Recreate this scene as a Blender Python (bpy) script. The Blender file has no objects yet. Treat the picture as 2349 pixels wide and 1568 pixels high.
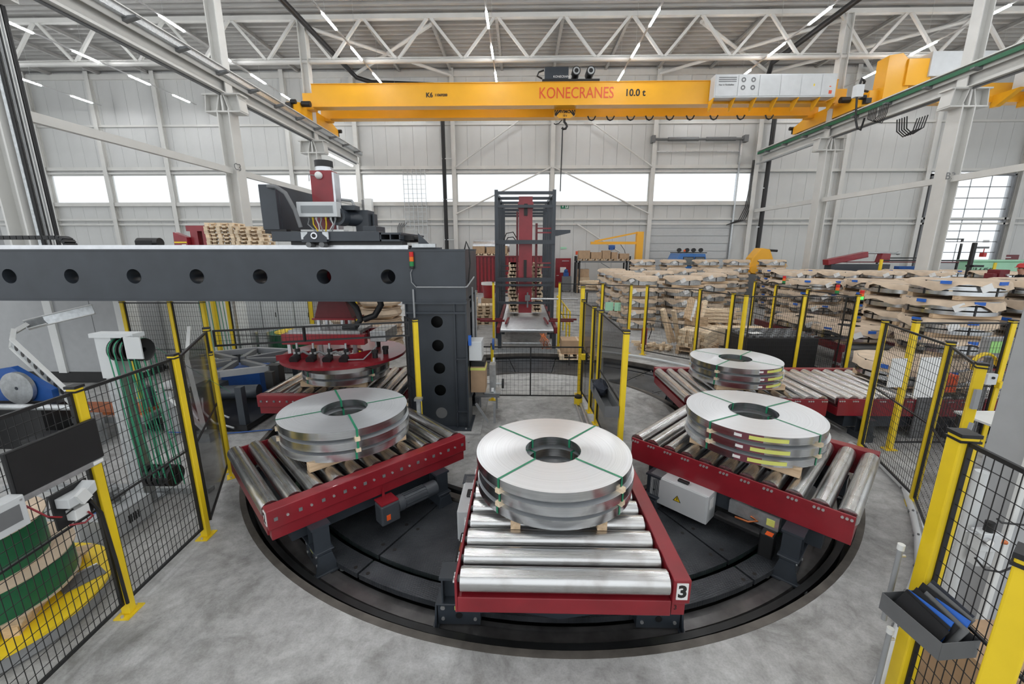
import bpy, bmesh, math, random
from mathutils import Vector, Matrix
random.seed(7)
PI = math.pi
scene = bpy.context.scene
col = scene.collection

# ------------------------------------------------------------------ camera, sky, exposure
cam_d = bpy.data.cameras.new('camera')
cam_d.sensor_width = 36.0
cam_d.lens = 945.0 / 2349.0 * 36.0
cam_d.clip_end = 300
cam_d.clip_start = 0.05
cam = bpy.data.objects.new('camera', cam_d)
col.objects.link(cam)
cam.location = (0, 0, 3.3)
cam.rotation_euler = (math.radians(90 - 12.76), 0, math.radians(1.2416))
scene.camera = cam

world = bpy.data.worlds.new('overcast_sky')
scene.world = world
world.use_nodes = True
wb = world.node_tree.nodes['Background']
wb.inputs[0].default_value = (0.93, 0.97, 1.0, 1)
wb.inputs[1].default_value = 1.25
LAMP = 95.0          # strength of the ceiling luminaires
scene.view_settings.view_transform = 'Standard'
scene.view_settings.look = 'None'
scene.view_settings.exposure = 0.18
scene.view_settings.gamma = 1.0
scene.view_settings.use_curve_mapping = False

# ------------------------------------------------------------------ helpers
ORG = {}

def tag(o, label=None, cat=None, group=None, kind=None):
    if label: o['label'] = label
    if cat: o['category'] = cat
    if group: o['group'] = group
    if kind: o['kind'] = kind
    return o

def thing(name, label, cat, loc=(0, 0, 0), group=None, rz=0.0):
    o = bpy.data.objects.new(name, None)
    col.objects.link(o)
    o.empty_display_size = 0.1
    o.location = loc
    o.rotation_euler = (0, 0, rz)
    ORG[o.name] = Vector(loc)
    return tag(o, label, cat, group)

def copy_tree(o, parent=None):
    c = o.copy(); col.objects.link(c); c.parent = parent
    for ch in list(o.children):
        copy_tree(ch, c)
    return c

def mat_basis(d, up=(0, 0, 1)):
    d = Vector(d).normalized(); up = Vector(up)
    if abs(d.dot(up)) > 0.999: up = Vector((0, 1, 0))
    s = d.cross(up).normalized(); u = s.cross(d).normalized()
    return d, s, u

class MB:
    """collects geometry in world coordinates; build() links it as one mesh object"""
    def __init__(s): s.v = []; s.f = []; s.mi = []; s.cur = 0
    def m(s, i): s.cur = i; return s
    def add(s, vs, fs):
        b = len(s.v); s.v += [tuple(p) for p in vs]
        for f in fs: s.f.append(tuple(b + i for i in f)); s.mi.append(s.cur)
        return s
    def box(s, x0, x1, y0, y1, z0, z1):
        return s.add([(x0,y0,z0),(x1,y0,z0),(x1,y1,z0),(x0,y1,z0),(x0,y0,z1),(x1,y0,z1),(x1,y1,z1),(x0,y1,z1)],
                     [(0,3,2,1),(4,5,6,7),(0,1,5,4),(1,2,6,5),(2,3,7,6),(3,0,4,7)])
    def obox(s, c, size, rz=0.0, rx=0.0, ry=0.0):
        M = Matrix.Translation(c) @ Matrix.Rotation(rz, 4, 'Z') @ Matrix.Rotation(ry, 4, 'Y') @ Matrix.Rotation(rx, 4, 'X')
        a, b, h = size[0]/2, size[1]/2, size[2]/2
        vs = [M @ Vector(p) for p in [(-a,-b,-h),(a,-b,-h),(a,b,-h),(-a,b,-h),(-a,-b,h),(a,-b,h),(a,b,h),(-a,b,h)]]
        return s.add(vs, [(0,3,2,1),(4,5,6,7),(0,1,5,4),(1,2,6,5),(2,3,7,6),(3,0,4,7)])
    def bar(s, p, q, w, h, up=(0,0,1)):
        p = Vector(p); q = Vector(q); d, sd, u = mat_basis(q - p, up)
        vs = []
        for c in (p, q):
            vs += [c - sd*w/2 - u*h/2, c + sd*w/2 - u*h/2, c + sd*w/2 + u*h/2, c - sd*w/2 + u*h/2]
        return s.add(vs, [(3,2,1,0),(4,5,6,7),(0,1,5,4),(1,2,6,5),(2,3,7,6),(3,0,4,7)])
    def cyl(s, p, q, r, n=16, r2=None, caps=True):
        p = Vector(p); q = Vector(q); d, sd, u = mat_basis(q - p)
        r2 = r if r2 is None else r2
        vs = []
        for c, rr in ((p, r), (q, r2)):
            for i in range(n):
                a = 2*PI*i/n; vs.append(c + (sd*math.cos(a) + u*math.sin(a))*rr)
        fs = [(i, (i+1) % n, n + (i+1) % n, n + i) for i in range(n)]
        if caps: fs += [tuple(range(n-1, -1, -1)), tuple(range(n, 2*n))]
        return s.add(vs, fs)
    def tube(s, pts, r, n=8, caps=True):
        pts = [Vector(p) for p in pts]; vs = []; N = len(pts)
        t0 = (pts[1]-pts[0]).normalized()
        _, sd, u = mat_basis(t0)
        for i, p in enumerate(pts):
            t = (pts[min(i+1, N-1)] - pts[max(i-1, 0)]).normalized()
            sd = (sd - t*sd.dot(t))
            if sd.length < 1e-5: _, sd, _ = mat_basis(t)
            sd.normalize(); u = sd.cross(t)
            for k in range(n):
                a = 2*PI*k/n; vs.append(p + (sd*math.cos(a) + u*math.sin(a))*r)
        fs = []
        for i in range(N-1):
            for k in range(n):
                fs.append((i*n+k, i*n+(k+1) % n, (i+1)*n+(k+1) % n, (i+1)*n+k))
        if caps: fs += [tuple(range(n-1, -1, -1)), tuple(range((N-1)*n, N*n))]
        return s.add(vs, fs)
    def lathe(s, prof, c=(0,0,0), n=48, a0=0.0, a1=2*PI, closed=True):
        """prof: list of (r, z) going round a closed section; revolved about the z axis through c"""
        full = abs(a1 - a0 - 2*PI) < 1e-6; N = n if full else n + 1; k = len(prof); vs = []
        for i in range(N):
            a = a0 + (a1-a0)*i/n
            for r, z in prof: vs.append((c[0] + r*math.cos(a), c[1] + r*math.sin(a), c[2] + z))
        fs = []; kk = k if closed else k-1
        for i in range(n):
            j = (i+1) % N
            for t in range(kk):
                u = (t+1) % k
                fs.append((i*k+t, j*k+t, j*k+u, i*k+u))
        if not full and closed:
            fs += [tuple(range(k)), tuple(range((N-1)*k + k-1, (N-1)*k - 1, -1))]
        return s.add(vs, fs)
    def prism(s, poly, axis, t0, t1):
        """poly: 2D outline; axis 'x': (y,z), 'y': (x,z), 'z': (x,y); extruded t0..t1 along the axis"""
        def P(a, b, t):
            return (t,a,b) if axis == 'x' else (a,t,b) if axis == 'y' else (a,b,t)
        n = len(poly)
        vs = [P(a,b,t0) for a,b in poly] + [P(a,b,t1) for a,b in poly]
        return s.add(vs, [tuple(range(n-1,-1,-1)), tuple(range(n,2*n))] + [(i,(i+1)%n,n+(i+1)%n,n+i) for i in range(n)])
    def hbeam(s, p, q, w, h, tf=0.03, tw=0.02, up=(0,0,1)):
        p = Vector(p); q = Vector(q); d, sd, u = mat_basis(q-p, up)
        s.bar(p + u*(h/2-tf/2), q + u*(h/2-tf/2), w, tf, up)
        s.bar(p - u*(h/2-tf/2), q - u*(h/2-tf/2), w, tf, up)
        s.bar(p, q, tw, h-2*tf, up); return s
    def sphere(s, c, r, n=12, sz=1.0):
        vs = []; R = n//2
        for i in range(R+1):
            ph = PI*i/R
            for k in range(n):
                a = 2*PI*k/n; vs.append((c[0]+r*math.sin(ph)*math.cos(a), c[1]+r*math.sin(ph)*math.sin(a), c[2]+r*sz*math.cos(ph)))
        return s.add(vs, [(i*n+k, (i+1)*n+k, (i+1)*n+(k+1)%n, i*n+(k+1)%n) for i in range(R) for k in range(n)])
    def build(s, name, mat, parent=None, smooth=None, kind=None, bevel=0.0, local=False):
        off = Vector((0,0,0))
        if parent is not None and not local: off = ORG.get(parent.name, Vector((0,0,0)))
        me = bpy.data.meshes.new(name)
        me.from_pydata([(x-off.x, y-off.y, z-off.z) for x,y,z in s.v], [], s.f)
        ms = mat if isinstance(mat, (list, tuple)) else [mat]
        for k in ms: me.materials.append(M[k] if isinstance(k, str) else k)
        if len(ms) > 1: me.polygons.foreach_set('material_index', s.mi)
        bm = bmesh.new(); bm.from_mesh(me); bmesh.ops.recalc_face_normals(bm, faces=bm.faces)
        if bevel:
            es = [e for e in bm.edges if len(e.link_faces) == 2 and e.calc_face_angle(0) > 0.6]
            bmesh.ops.bevel(bm, geom=es, offset=bevel, segments=2, affect='EDGES', profile=0.5)
        bm.to_mesh(me); bm.free()
        if smooth:
            me.shade_smooth(); me.set_sharp_from_angle(angle=math.radians(smooth))
        o = bpy.data.objects.new(name, me); col.objects.link(o)
        if parent is not None: o.parent = parent
        ORG[o.name] = off.copy()
        if kind: o['kind'] = kind
        return o

def place(o, loc=(0,0,0), rz=0.0):
    o.location = loc; o.rotation_euler = (0,0,rz); return o

def struct(o): o['kind'] = 'structure'; return o

def inst(me_obj, name, loc, parent=None, rot=(0,0,0), scale=(1,1,1)):
    """a copy that shares mesh data (positions in world coordinates)"""
    o = bpy.data.objects.new(name, me_obj.data); col.objects.link(o)
    off = ORG.get(parent.name, Vector((0,0,0))) if parent is not None else Vector((0,0,0))
    o.location = Vector(loc) - off; o.rotation_euler = rot; o.scale = scale
    if parent is not None: o.parent = parent
    return o

def text(name, body, size, mat, parent, loc, rot, ext=0.004, bold=0.0, sx=1.0, align='CENTER'):
    cu = bpy.data.curves.new(name, 'FONT'); cu.body = body; cu.size = size; cu.extrude = ext
    cu.offset = bold; cu.align_x = align; cu.align_y = 'CENTER'; cu.resolution_u = 3
    t = bpy.data.objects.new(name, cu); col.objects.link(t)
    dg = bpy.context.evaluated_depsgraph_get()
    me = bpy.data.meshes.new_from_object(t.evaluated_get(dg))
    bpy.data.objects.remove(t); bpy.data.curves.remove(cu)
    me.materials.clear(); me.materials.append(M[mat])
    o = bpy.data.objects.new(name, me); col.objects.link(o)
    off = ORG.get(parent.name, Vector((0,0,0))) if parent is not None else Vector((0,0,0))
    o.location = Vector(loc) - off; o.rotation_euler = rot; o.scale = (sx,1,1); o.parent = parent
    return o

# ------------------------------------------------------------------ materials
M = {}
def nm(name):
    m = bpy.data.materials.new(name); m.use_nodes = True; M[name] = m
    nt = m.node_tree; return m, nt, nt.nodes['Principled BSDF'], nt.nodes, nt.links

def paint(name, c, rough=0.45, metal=0.0, var=0.08, scale=6.0, bump=0.0, coat=0.0, spec=0.5):
    m, nt, b, N, L = nm(name)
    tc = N.new('ShaderNodeTexCoord'); no = N.new('ShaderNodeTexNoise')
    no.inputs['Scale'].default_value = scale; no.inputs['Detail'].default_value = 5
    L.new(tc.outputs['Object'], no.inputs['Vector'])
    cr = N.new('ShaderNodeValToRGB')
    lo = [max(0, x*(1-var*1.6)) for x in c]; hi = [min(1, x*(1+var)) for x in c]
    cr.color_ramp.elements[0].position = 0.3; cr.color_ramp.elements[1].position = 0.7
    cr.color_ramp.elements[0].color = (*lo, 1); cr.color_ramp.elements[1].color = (*hi, 1)
    L.new(no.outputs['Fac'], cr.inputs['Fac']); L.new(cr.outputs['Color'], b.inputs['Base Color'])
    b.inputs['Roughness'].default_value = rough; b.inputs['Metallic'].default_value = metal
    b.inputs['Specular IOR Level'].default_value = spec
    if coat: b.inputs['Coat Weight'].default_value = coat
    if bump:
        n2 = N.new('ShaderNodeTexNoise'); n2.inputs['Scale'].default_value = scale*12; L.new(tc.outputs['Object'], n2.inputs['Vector'])
        bp = N.new('ShaderNodeBump'); bp.inputs['Strength'].default_value = bump; bp.inputs['Distance'].default_value = 0.002
        L.new(n2.outputs['Fac'], bp.inputs['Height']); L.new(bp.outputs['Normal'], b.inputs['Normal'])
    return m

paint('red', (0.255, 0.013, 0.022), 0.36, var=0.12, scale=3, coat=0.2)
paint('dark_red', (0.15, 0.011, 0.017), 0.4, var=0.12)
paint('anthracite', (0.038, 0.046, 0.057), 0.36, var=0.10, scale=2.5)
paint('motor_grey', (0.06, 0.068, 0.078), 0.4, var=0.1)
paint('black', (0.012, 0.012, 0.013), 0.5, var=0.1)
paint('rubber', (0.016, 0.016, 0.017), 0.75, var=0.1)
paint('yellow', (0.84, 0.60, 0.018), 0.42, var=0.05, scale=4)
paint('crane_yellow', (0.86, 0.42, 0.02), 0.38, var=0.03, scale=1)
paint('white', (0.72, 0.73, 0.72), 0.45, var=0.02)
paint('steel_white', (0.62, 0.615, 0.59), 0.5, var=0.03, scale=1.5)
paint('panel', (0.57, 0.575, 0.565), 0.42, var=0.03, scale=0.8)
paint('panel_gap', (0.36, 0.365, 0.37), 0.7, var=0.02)
paint('door_grey', (0.50, 0.515, 0.52), 0.45, var=0.02)
paint('deck', (0.34, 0.335, 0.32), 0.5, var=0.04, scale=1)
paint('cabinet', (0.60, 0.62, 0.63), 0.4, var=0.03, scale=3)
paint('enclosure', (0.40, 0.41, 0.42), 0.28, var=0.03)
paint('grey_plastic', (0.30, 0.31, 0.32), 0.5, var=0.05)
paint('mid_grey', (0.16, 0.165, 0.17), 0.5, var=0.05)
paint('box_grey', (0.135, 0.14, 0.145), 0.5, var=0.05)
paint('galv', (0.52, 0.54, 0.55), 0.38, metal=0.75, var=0.12, scale=14)
paint('alu', (0.66, 0.67, 0.69), 0.3, metal=0.85, var=0.06, scale=8)
paint('bolt', (0.62, 0.62, 0.62), 0.35, metal=0.7, var=0.05)
paint('green_strap', (0.022, 0.24, 0.125), 0.4, var=0.1)
paint('green', (0.012, 0.13, 0.055), 0.4, var=0.08)
paint('rail_green', (0.02, 0.13, 0.06), 0.5, var=0.08)
paint('mint', (0.36, 0.66, 0.46), 0.5, var=0.06, scale=1.5)
paint('blue', (0.015, 0.085, 0.32), 0.4, var=0.08)
paint('truck_blue', (0.03, 0.16, 0.46), 0.35, var=0.05, coat=0.3)
paint('tape_blue', (0.02, 0.13, 0.55), 0.5, var=0.08)
paint('orange', (0.90, 0.12, 0.02), 0.5, var=0.05)
paint('paper', (0.80, 0.80, 0.79), 0.7, var=0.02)
paint('label_yellow', (0.72, 0.74, 0.18), 0.6, var=0.03)
paint('label_maroon', (0.16, 0.045, 0.06), 0.45, var=0.06)
paint('text_black', (0.015, 0.013, 0.012), 0.5, var=0.0)
paint('text_red', (0.72, 0.085, 0.025), 0.4, var=0.0)
paint('helmet_red', (0.46, 0.022, 0.022), 0.35, var=0.02)
paint('sign_green', (0.0, 0.20, 0.09), 0.5, var=0.02)
paint('kraft', (0.62, 0.49, 0.365), 0.75, var=0.10, scale=4, bump=0.3)
paint('cardboard', (0.42, 0.28, 0.17), 0.75, var=0.08, scale=5)
paint('skin', (0.50, 0.27, 0.19), 0.55, var=0.04)
paint('shirt_black', (0.012, 0.012, 0.014), 0.85, var=0.1)
paint('trousers', (0.03, 0.035, 0.05), 0.85, var=0.1)
paint('hair', (0.05, 0.03, 0.02), 0.7, var=0.1)
paint('worn_rim', (0.12, 0.108, 0.096), 0.6, metal=0.2, var=0.25, scale=5)
paint('rail_worn', (0.15, 0.145, 0.145), 0.33, metal=0.6, var=0.25, scale=4)
paint('pit_black', (0.012, 0.013, 0.014), 0.45, var=0.3, scale=5)
paint('copper', (0.55, 0.16, 0.05), 0.4, metal=0.5, var=0.2)
paint('lamp_grey', (0.55, 0.55, 0.55), 0.5, var=0.02)

def concrete():
    m, nt, b, N, L = nm('concrete')
    tc = N.new('ShaderNodeTexCoord')
    def noise(sc, det=8, rough=0.6, dist=0.0):
        n = N.new('ShaderNodeTexNoise'); n.inputs['Scale'].default_value = sc; n.inputs['Detail'].default_value = det
        n.inputs['Roughness'].default_value = rough; n.inputs['Distortion'].default_value = dist
        L.new(tc.outputs['Object'], n.inputs['Vector']); return n
    def ramp(src, e):
        r = N.new('ShaderNodeValToRGB'); el = r.color_ramp.elements
        el[0].position, el[1].position = e[0][0], e[-1][0]; el[0].color = (*e[0][1],1); el[1].color = (*e[-1][1],1)
        for p, c in e[1:-1]:
            k = el.new(p); k.color = (*c,1)
        L.new(src, r.inputs['Fac']); return r
    big = ramp(noise(1.1, 12, 0.68, 0.9).outputs['Fac'], [(0.28,(0.22,0.218,0.212)),(0.46,(0.44,0.44,0.435)),(0.70,(0.60,0.605,0.60))])
    mid = ramp(noise(6.5, 10, 0.7, 0.3).outputs['Fac'], [(0.32,(0.56,0.55,0.53)),(0.62,(1,1,1))])
    mx = N.new('ShaderNodeMix'); mx.data_type = 'RGBA'; mx.blend_type = 'MULTIPLY'; mx.inputs['Factor'].default_value = 0.8
    L.new(big.outputs['Color'], mx.inputs[6]); L.new(mid.outputs['Color'], mx.inputs[7])
    fine = ramp(noise(60, 4, 0.6).outputs['Fac'], [(0.33,(0.72,0.72,0.72)),(0.55,(1,1,1))])
    m2 = N.new('ShaderNodeMix'); m2.data_type = 'RGBA'; m2.blend_type = 'MULTIPLY'; m2.inputs['Factor'].default_value = 0.5
    L.new(mx.outputs[2], m2.inputs[6]); L.new(fine.outputs['Color'], m2.inputs[7])
    L.new(m2.outputs[2], b.inputs['Base Color'])
    rr = ramp(noise(3, 6).outputs['Fac'], [(0.3,(0.5,)*3),(0.7,(0.75,)*3)]); L.new(rr.outputs['Color'], b.inputs['Roughness'])
    bp = N.new('ShaderNodeBump'); bp.inputs['Strength'].default_value = 0.12; bp.inputs['Distance'].default_value = 0.01
    L.new(noise(30, 6).outputs['Fac'], bp.inputs['Height']); L.new(bp.outputs['Normal'], b.inputs['Normal'])
concrete()

def brushed(name, c, rough, streak=(1, 1, 60), amt=0.25, dirt=0.0, metal=1.0):
    m, nt, b, N, L = nm(name)
    tc = N.new('ShaderNodeTexCoord'); mp = N.new('ShaderNodeMapping'); mp.inputs['Scale'].default_value = streak
    L.new(tc.outputs['Object'], mp.inputs['Vector'])
    n = N.new('ShaderNodeTexNoise'); n.inputs['Scale'].default_value = 1.0; n.inputs['Detail'].default_value = 6; L.new(mp.outputs['Vector'], n.inputs['Vector'])
    r = N.new('ShaderNodeValToRGB'); r.color_ramp.elements[0].position = 0.3; r.color_ramp.elements[1].position = 0.72
    r.color_ramp.elements[0].color = (*[x*(1-amt) for x in c],1); r.color_ramp.elements[1].color = (*[min(1,x*(1+amt*0.4)) for x in c],1)
    L.new(n.outputs['Fac'], r.inputs['Fac'])
    out = r.outputs['Color']
    if dirt:
        n2 = N.new('ShaderNodeTexNoise'); n2.inputs['Scale'].default_value = 5; n2.inputs['Detail'].default_value = 8; L.new(tc.outputs['Object'], n2.inputs['Vector'])
        r2 = N.new('ShaderNodeValToRGB'); r2.color_ramp.elements[0].position = 0.56; r2.color_ramp.elements[1].position = 0.74
        r2.color_ramp.elements[0].color = (0,0,0,1); r2.color_ramp.elements[1].color = (dirt,dirt,dirt,1)
        L.new(n2.outputs['Fac'], r2.inputs['Fac'])
        mx = N.new('ShaderNodeMix'); mx.data_type = 'RGBA'; L.new(r2.outputs['Color'], mx.inputs['Factor'])
        L.new(out, mx.inputs[6]); mx.inputs[7].default_value = (0.16,0.10,0.07,1); out = mx.outputs[2]
    L.new(out, b.inputs['Base Color']); b.inputs['Metallic'].default_value = metal; b.inputs['Roughness'].default_value = rough
    mr = N.new('ShaderNodeMapRange'); mr.inputs['To Min'].default_value = rough*0.88; mr.inputs['To Max'].default_value = rough*1.2
    L.new(n.outputs['Fac'], mr.inputs['Value']); L.new(mr.outputs['Result'], b.inputs['Roughness'])
    return m
brushed('roller_steel', (0.64,0.64,0.64), 0.27, (0.5,45,45), 0.10, dirt=0.28)
brushed('coil_side', (0.66,0.675,0.69), 0.22, (2,2,90), 0.22)

def coil_top():
    m, nt, b, N, L = nm('coil_top')
    tc = N.new('ShaderNodeTexCoord'); sx = N.new('ShaderNodeSeparateXYZ'); L.new(tc.outputs['Object'], sx.inputs[0])
    cx = N.new('ShaderNodeCombineXYZ'); L.new(sx.outputs[0], cx.inputs[0]); L.new(sx.outputs[1], cx.inputs[1])
    ln = N.new('ShaderNodeVectorMath'); ln.operation = 'LENGTH'; L.new(cx.outputs[0], ln.inputs[0])
    n = N.new('ShaderNodeTexNoise'); n.noise_dimensions = '1D'; n.inputs['Scale'].default_value = 55; n.inputs['Detail'].default_value = 8
    n.inputs['Roughness'].default_value = 0.7; L.new(ln.outputs['Value'], n.inputs['W'])
    r = N.new('ShaderNodeValToRGB'); r.color_ramp.elements[0].position = 0.25; r.color_ramp.elements[1].position = 0.75
    r.color_ramp.elements[0].color = (0.76,0.78,0.80,1); r.color_ramp.elements[1].color = (0.90,0.92,0.945,1)
    L.new(n.outputs['Fac'], r.inputs['Fac']); L.new(r.outputs['Color'], b.inputs['Base Color'])
    b.inputs['Metallic'].default_value = 0.7; b.inputs['Roughness'].default_value = 0.36
    b.inputs['Anisotropic'].default_value = 0.75
    tg = N.new('ShaderNodeTangent'); tg.direction_type = 'RADIAL'; tg.axis = 'Z'; L.new(tg.outputs[0], b.inputs['Tangent'])
    bp = N.new('ShaderNodeBump'); bp.inputs['Strength'].default_value = 0.06; bp.inputs['Distance'].default_value = 0.002
    L.new(n.outputs['Fac'], bp.inputs['Height']); L.new(bp.outputs['Normal'], b.inputs['Normal'])
coil_top()

def tread():
    m, nt, b, N, L = nm('tread_plate')
    tc = N.new('ShaderNodeTexCoord')
    def wave(rot):
        mp = N.new('ShaderNodeMapping'); mp.inputs['Rotation'].default_value = (0,0,rot); mp.inputs['Scale'].default_value = (26, 60, 1)
        L.new(tc.outputs['Object'], mp.inputs['Vector'])
        v = N.new('ShaderNodeTexVoronoi'); v.inputs['Scale'].default_value = 1.0; v.inputs['Randomness'].default_value = 0.15
        L.new(mp.outputs['Vector'], v.inputs['Vector'])
        mr = N.new('ShaderNodeMapRange'); mr.inputs['From Min'].default_value = 0.2; mr.inputs['From Max'].default_value = 0.42
        mr.inputs['To Min'].default_value = 1; mr.inputs['To Max'].default_value = 0; L.new(v.outputs['Distance'], mr.inputs['Value']); return mr
    a = wave(0.78); c = wave(-0.78)
    mxm = N.new('ShaderNodeMath'); mxm.operation = 'MAXIMUM'; L.new(a.outputs[0], mxm.inputs[0]); L.new(c.outputs[0], mxm.inputs[1])
    no = N.new('ShaderNodeTexNoise'); no.inputs['Scale'].default_value = 3; no.inputs['Detail'].default_value = 8; L.new(tc.outputs['Object'], no.inputs['Vector'])
    r = N.new('ShaderNodeValToRGB'); r.color_ramp.elements[0].color = (0.036,0.041,0.048,1); r.color_ramp.elements[1].color = (0.095,0.103,0.115,1)
    r.color_ramp.elements[0].position = 0.3; r.color_ramp.elements[1].position = 0.7
    L.new(no.outputs['Fac'], r.inputs['Fac']); L.new(r.outputs['Color'], b.inputs['Base Color'])
    b.inputs['Roughness'].default_value = 0.36; b.inputs['Metallic'].default_value = 0.5
    bp = N.new('ShaderNodeBump'); bp.inputs['Strength'].default_value = 0.7; bp.inputs['Distance'].default_value = 0.004
    L.new(mxm.outputs[0], bp.inputs['Height']); L.new(bp.outputs['Normal'], b.inputs['Normal'])
tread()

def wood(name, c0, c1):
    m, nt, b, N, L = nm(name)
    tc = N.new('ShaderNodeTexCoord'); oi = N.new('ShaderNodeObjectInfo')
    mp = N.new('ShaderNodeMapping'); mp.inputs['Scale'].default_value = (2.5, 30, 30); L.new(tc.outputs['Object'], mp.inputs['Vector'])
    ad = N.new('ShaderNodeVectorMath'); ad.operation = 'ADD'; L.new(mp.outputs[0], ad.inputs[0]); L.new(oi.outputs['Random'], ad.inputs[1])
    n = N.new('ShaderNodeTexNoise'); n.inputs['Scale'].default_value = 1; n.inputs['Detail'].default_value = 6; L.new(ad.outputs[0], n.inputs['Vector'])
    r = N.new('ShaderNodeValToRGB'); r.color_ramp.elements[0].position = 0.3; r.color_ramp.elements[1].position = 0.7
    r.color_ramp.elements[0].color = (*c0,1); r.color_ramp.elements[1].color = (*c1,1); L.new(n.outputs['Fac'], r.inputs['Fac'])
    hs = N.new('ShaderNodeHueSaturation'); mr = N.new('ShaderNodeMapRange'); mr.inputs['To Min'].default_value = 0.8; mr.inputs['To Max'].default_value = 1.12
    L.new(oi.outputs['Random'], mr.inputs['Value']); L.new(mr.outputs[0], hs.inputs['Value']); L.new(r.outputs['Color'], hs.inputs['Color'])
    L.new(hs.outputs['Color'], b.inputs['Base Color']); b.inputs['Roughness'].default_value = 0.75
wood('wood', (0.48,0.33,0.20), (0.68,0.51,0.34))
wood('pale_wood', (0.70,0.54,0.37), (0.87,0.73,0.54))

def emis(name, c, s):
    m, nt, b, N, L = nm(name)
    b.inputs['Base Color'].default_value = (*c,1); b.inputs['Emission Color'].default_value = (*c,1); b.inputs['Emission Strength'].default_value = s
emis('lamp_tube', (0.98,0.99,1.0), LAMP)
emis('lamp_soft', (1.0,0.99,0.96), 8)
emis('signal_red', (0.55,0.012,0.01), 0.08)
emis('signal_orange', (0.75,0.14,0.01), 0.08)
emis('signal_green', (0.015,0.20,0.05), 0.06)
emis('signal_green_lit', (0.08,0.85,0.10), 1.2)
emis('screen_green', (0.30,0.6,0.2), 0.15)

def glassy(name, c, alpha, rough=0.1):
    m, nt, b, N, L = nm(name)
    b.inputs['Base Color'].default_value = (*c,1); b.inputs['Roughness'].default_value = rough; b.inputs['Alpha'].default_value = alpha
glassy('tinted_sheet', (0.03,0.03,0.032), 0.50, 0.15)
glassy('glass', (0.55,0.6,0.62), 0.28, 0.05)
def skylight():
    m, nt, b, N, L = nm('pane')
    out = N['Material Output']; tr = N.new('ShaderNodeBsdfTransparent'); tr.inputs[0].default_value = (0.97,0.985,1,1)
    tl = N.new('ShaderNodeBsdfTranslucent'); tl.inputs[0].default_value = (0.95,0.96,0.97,1)
    gl = N.new('ShaderNodeBsdfGlossy'); gl.inputs['Roughness'].default_value = 0.1
    m1 = N.new('ShaderNodeMixShader'); m1.inputs[0].default_value = 0.12; L.new(tr.outputs[0], m1.inputs[1]); L.new(tl.outputs[0], m1.inputs[2])
    m2 = N.new('ShaderNodeMixShader'); m2.inputs[0].default_value = 0.04; L.new(m1.outputs[0], m2.inputs[1]); L.new(gl.outputs[0], m2.inputs[2])
    L.new(m2.outputs[0], out.inputs['Surface'])
skylight()
# ------------------------------------------------------------------ the hall
CX0, CY0 = 0.36, 7.85            # centre of the turntable pit
YW = 36.0                        # face of the back wall
R_OUT, R_IN = 5.04, 2.96
def ring_floor():
    # concrete slab with the ring-shaped turntable pit cut out: outer slab and round island
    mb = MB(); n = 128
    xs0, xs1, ys0, ys1 = -60, 60, -12, 38
    def sq(a):
        c, s = math.cos(a), math.sin(a); t = 1e9
        if c > 1e-9: t = min(t, (xs1-CX0)/c)
        if c < -1e-9: t = min(t, (xs0-CX0)/c)
        if s > 1e-9: t = min(t, (ys1-CY0)/s)
        if s < -1e-9: t = min(t, (ys0-CY0)/s)
        return (CX0+t*c, CY0+t*s, 0)
    A = [2*PI*i/n for i in range(n)] + [math.atan2(y-CY0, x-CX0) % (2*PI) for x in (xs0,xs1) for y in (ys0,ys1)]
    A = sorted(set(A)); n = len(A)
    vi = [(CX0+R_OUT*math.cos(a), CY0+R_OUT*math.sin(a), 0) for a in A]
    vo = [sq(a) for a in A]
    vp = [(x,y,-0.4) for x,y,_ in vi]
    mb.add(vi+vo+vp, [(i,(i+1)%n,n+(i+1)%n,n+i) for i in range(n)] + [(i,2*n+i,2*n+(i+1)%n,(i+1)%n) for i in range(n)])
    isl = [(CX0+R_IN*math.cos(a), CY0+R_IN*math.sin(a), 0) for a in A]
    mb.add(isl + [(x,y,-0.4) for x,y,_ in isl], [tuple(range(n))] + [(i,n+i,n+(i+1)%n,(i+1)%n) for i in range(n)])
    return struct(mb.build('floor', 'concrete'))
floor = ring_floor()

# roof deck: trapezoidal sheets, ribs running along x
def roof():
    mb = MB(); y = -12.0; pitch = 0.56; prof = []
    while y < YW + 0.6:
        prof += [(y, 17.0), (y+0.20, 17.0), (y+0.26, 17.14), (y+0.50, 17.14)]; y += pitch
    mb.add([(-60, a, b) for a, b in prof] + [(60, a, b) for a, b in prof], [(i, i+1, len(prof)+i+1, len(prof)+i) for i in range(len(prof)-1)])
    return struct(mb.build('ceiling', 'deck'))
roof()

# back wall : backing, sandwich panels, girts, columns
WCOL = [-39.7, -34.5, -29.2, -24.0, -18.9, -13.4, -5.5, 2.5, 10.6, 18.8, 25.7, 32.4, 39.9]
wall = struct(MB().box(-60,33,YW+0.12,YW+0.3,0,7.0).box(39.4,60,YW+0.12,YW+0.3,0,7.0).box(33,39.4,YW+0.12,YW+0.3,0,2.1).box(-60,60,YW+0.12,YW+0.3,9.3,17.3).box(18.8,33,YW+0.12,YW+0.3,7,9.3).box(39.4,60,YW+.12,YW+.3,7,9.3).build('wall_back','panel_gap'))
pm = {}
def panel(x, z0, z1, w):
    k = (round(z1-z0,2), round(w,2))
    if k not in pm:
        pm[k] = MB().box(0.007,w-0.007,0,0.13,0,z1-z0-0.02).build('panel','panel',wall); o = pm[k]
    else: o = inst(pm[k],'panel',(0,0,0),wall)
    o.location = (x, YW, z0)
x = -45.1
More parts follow.
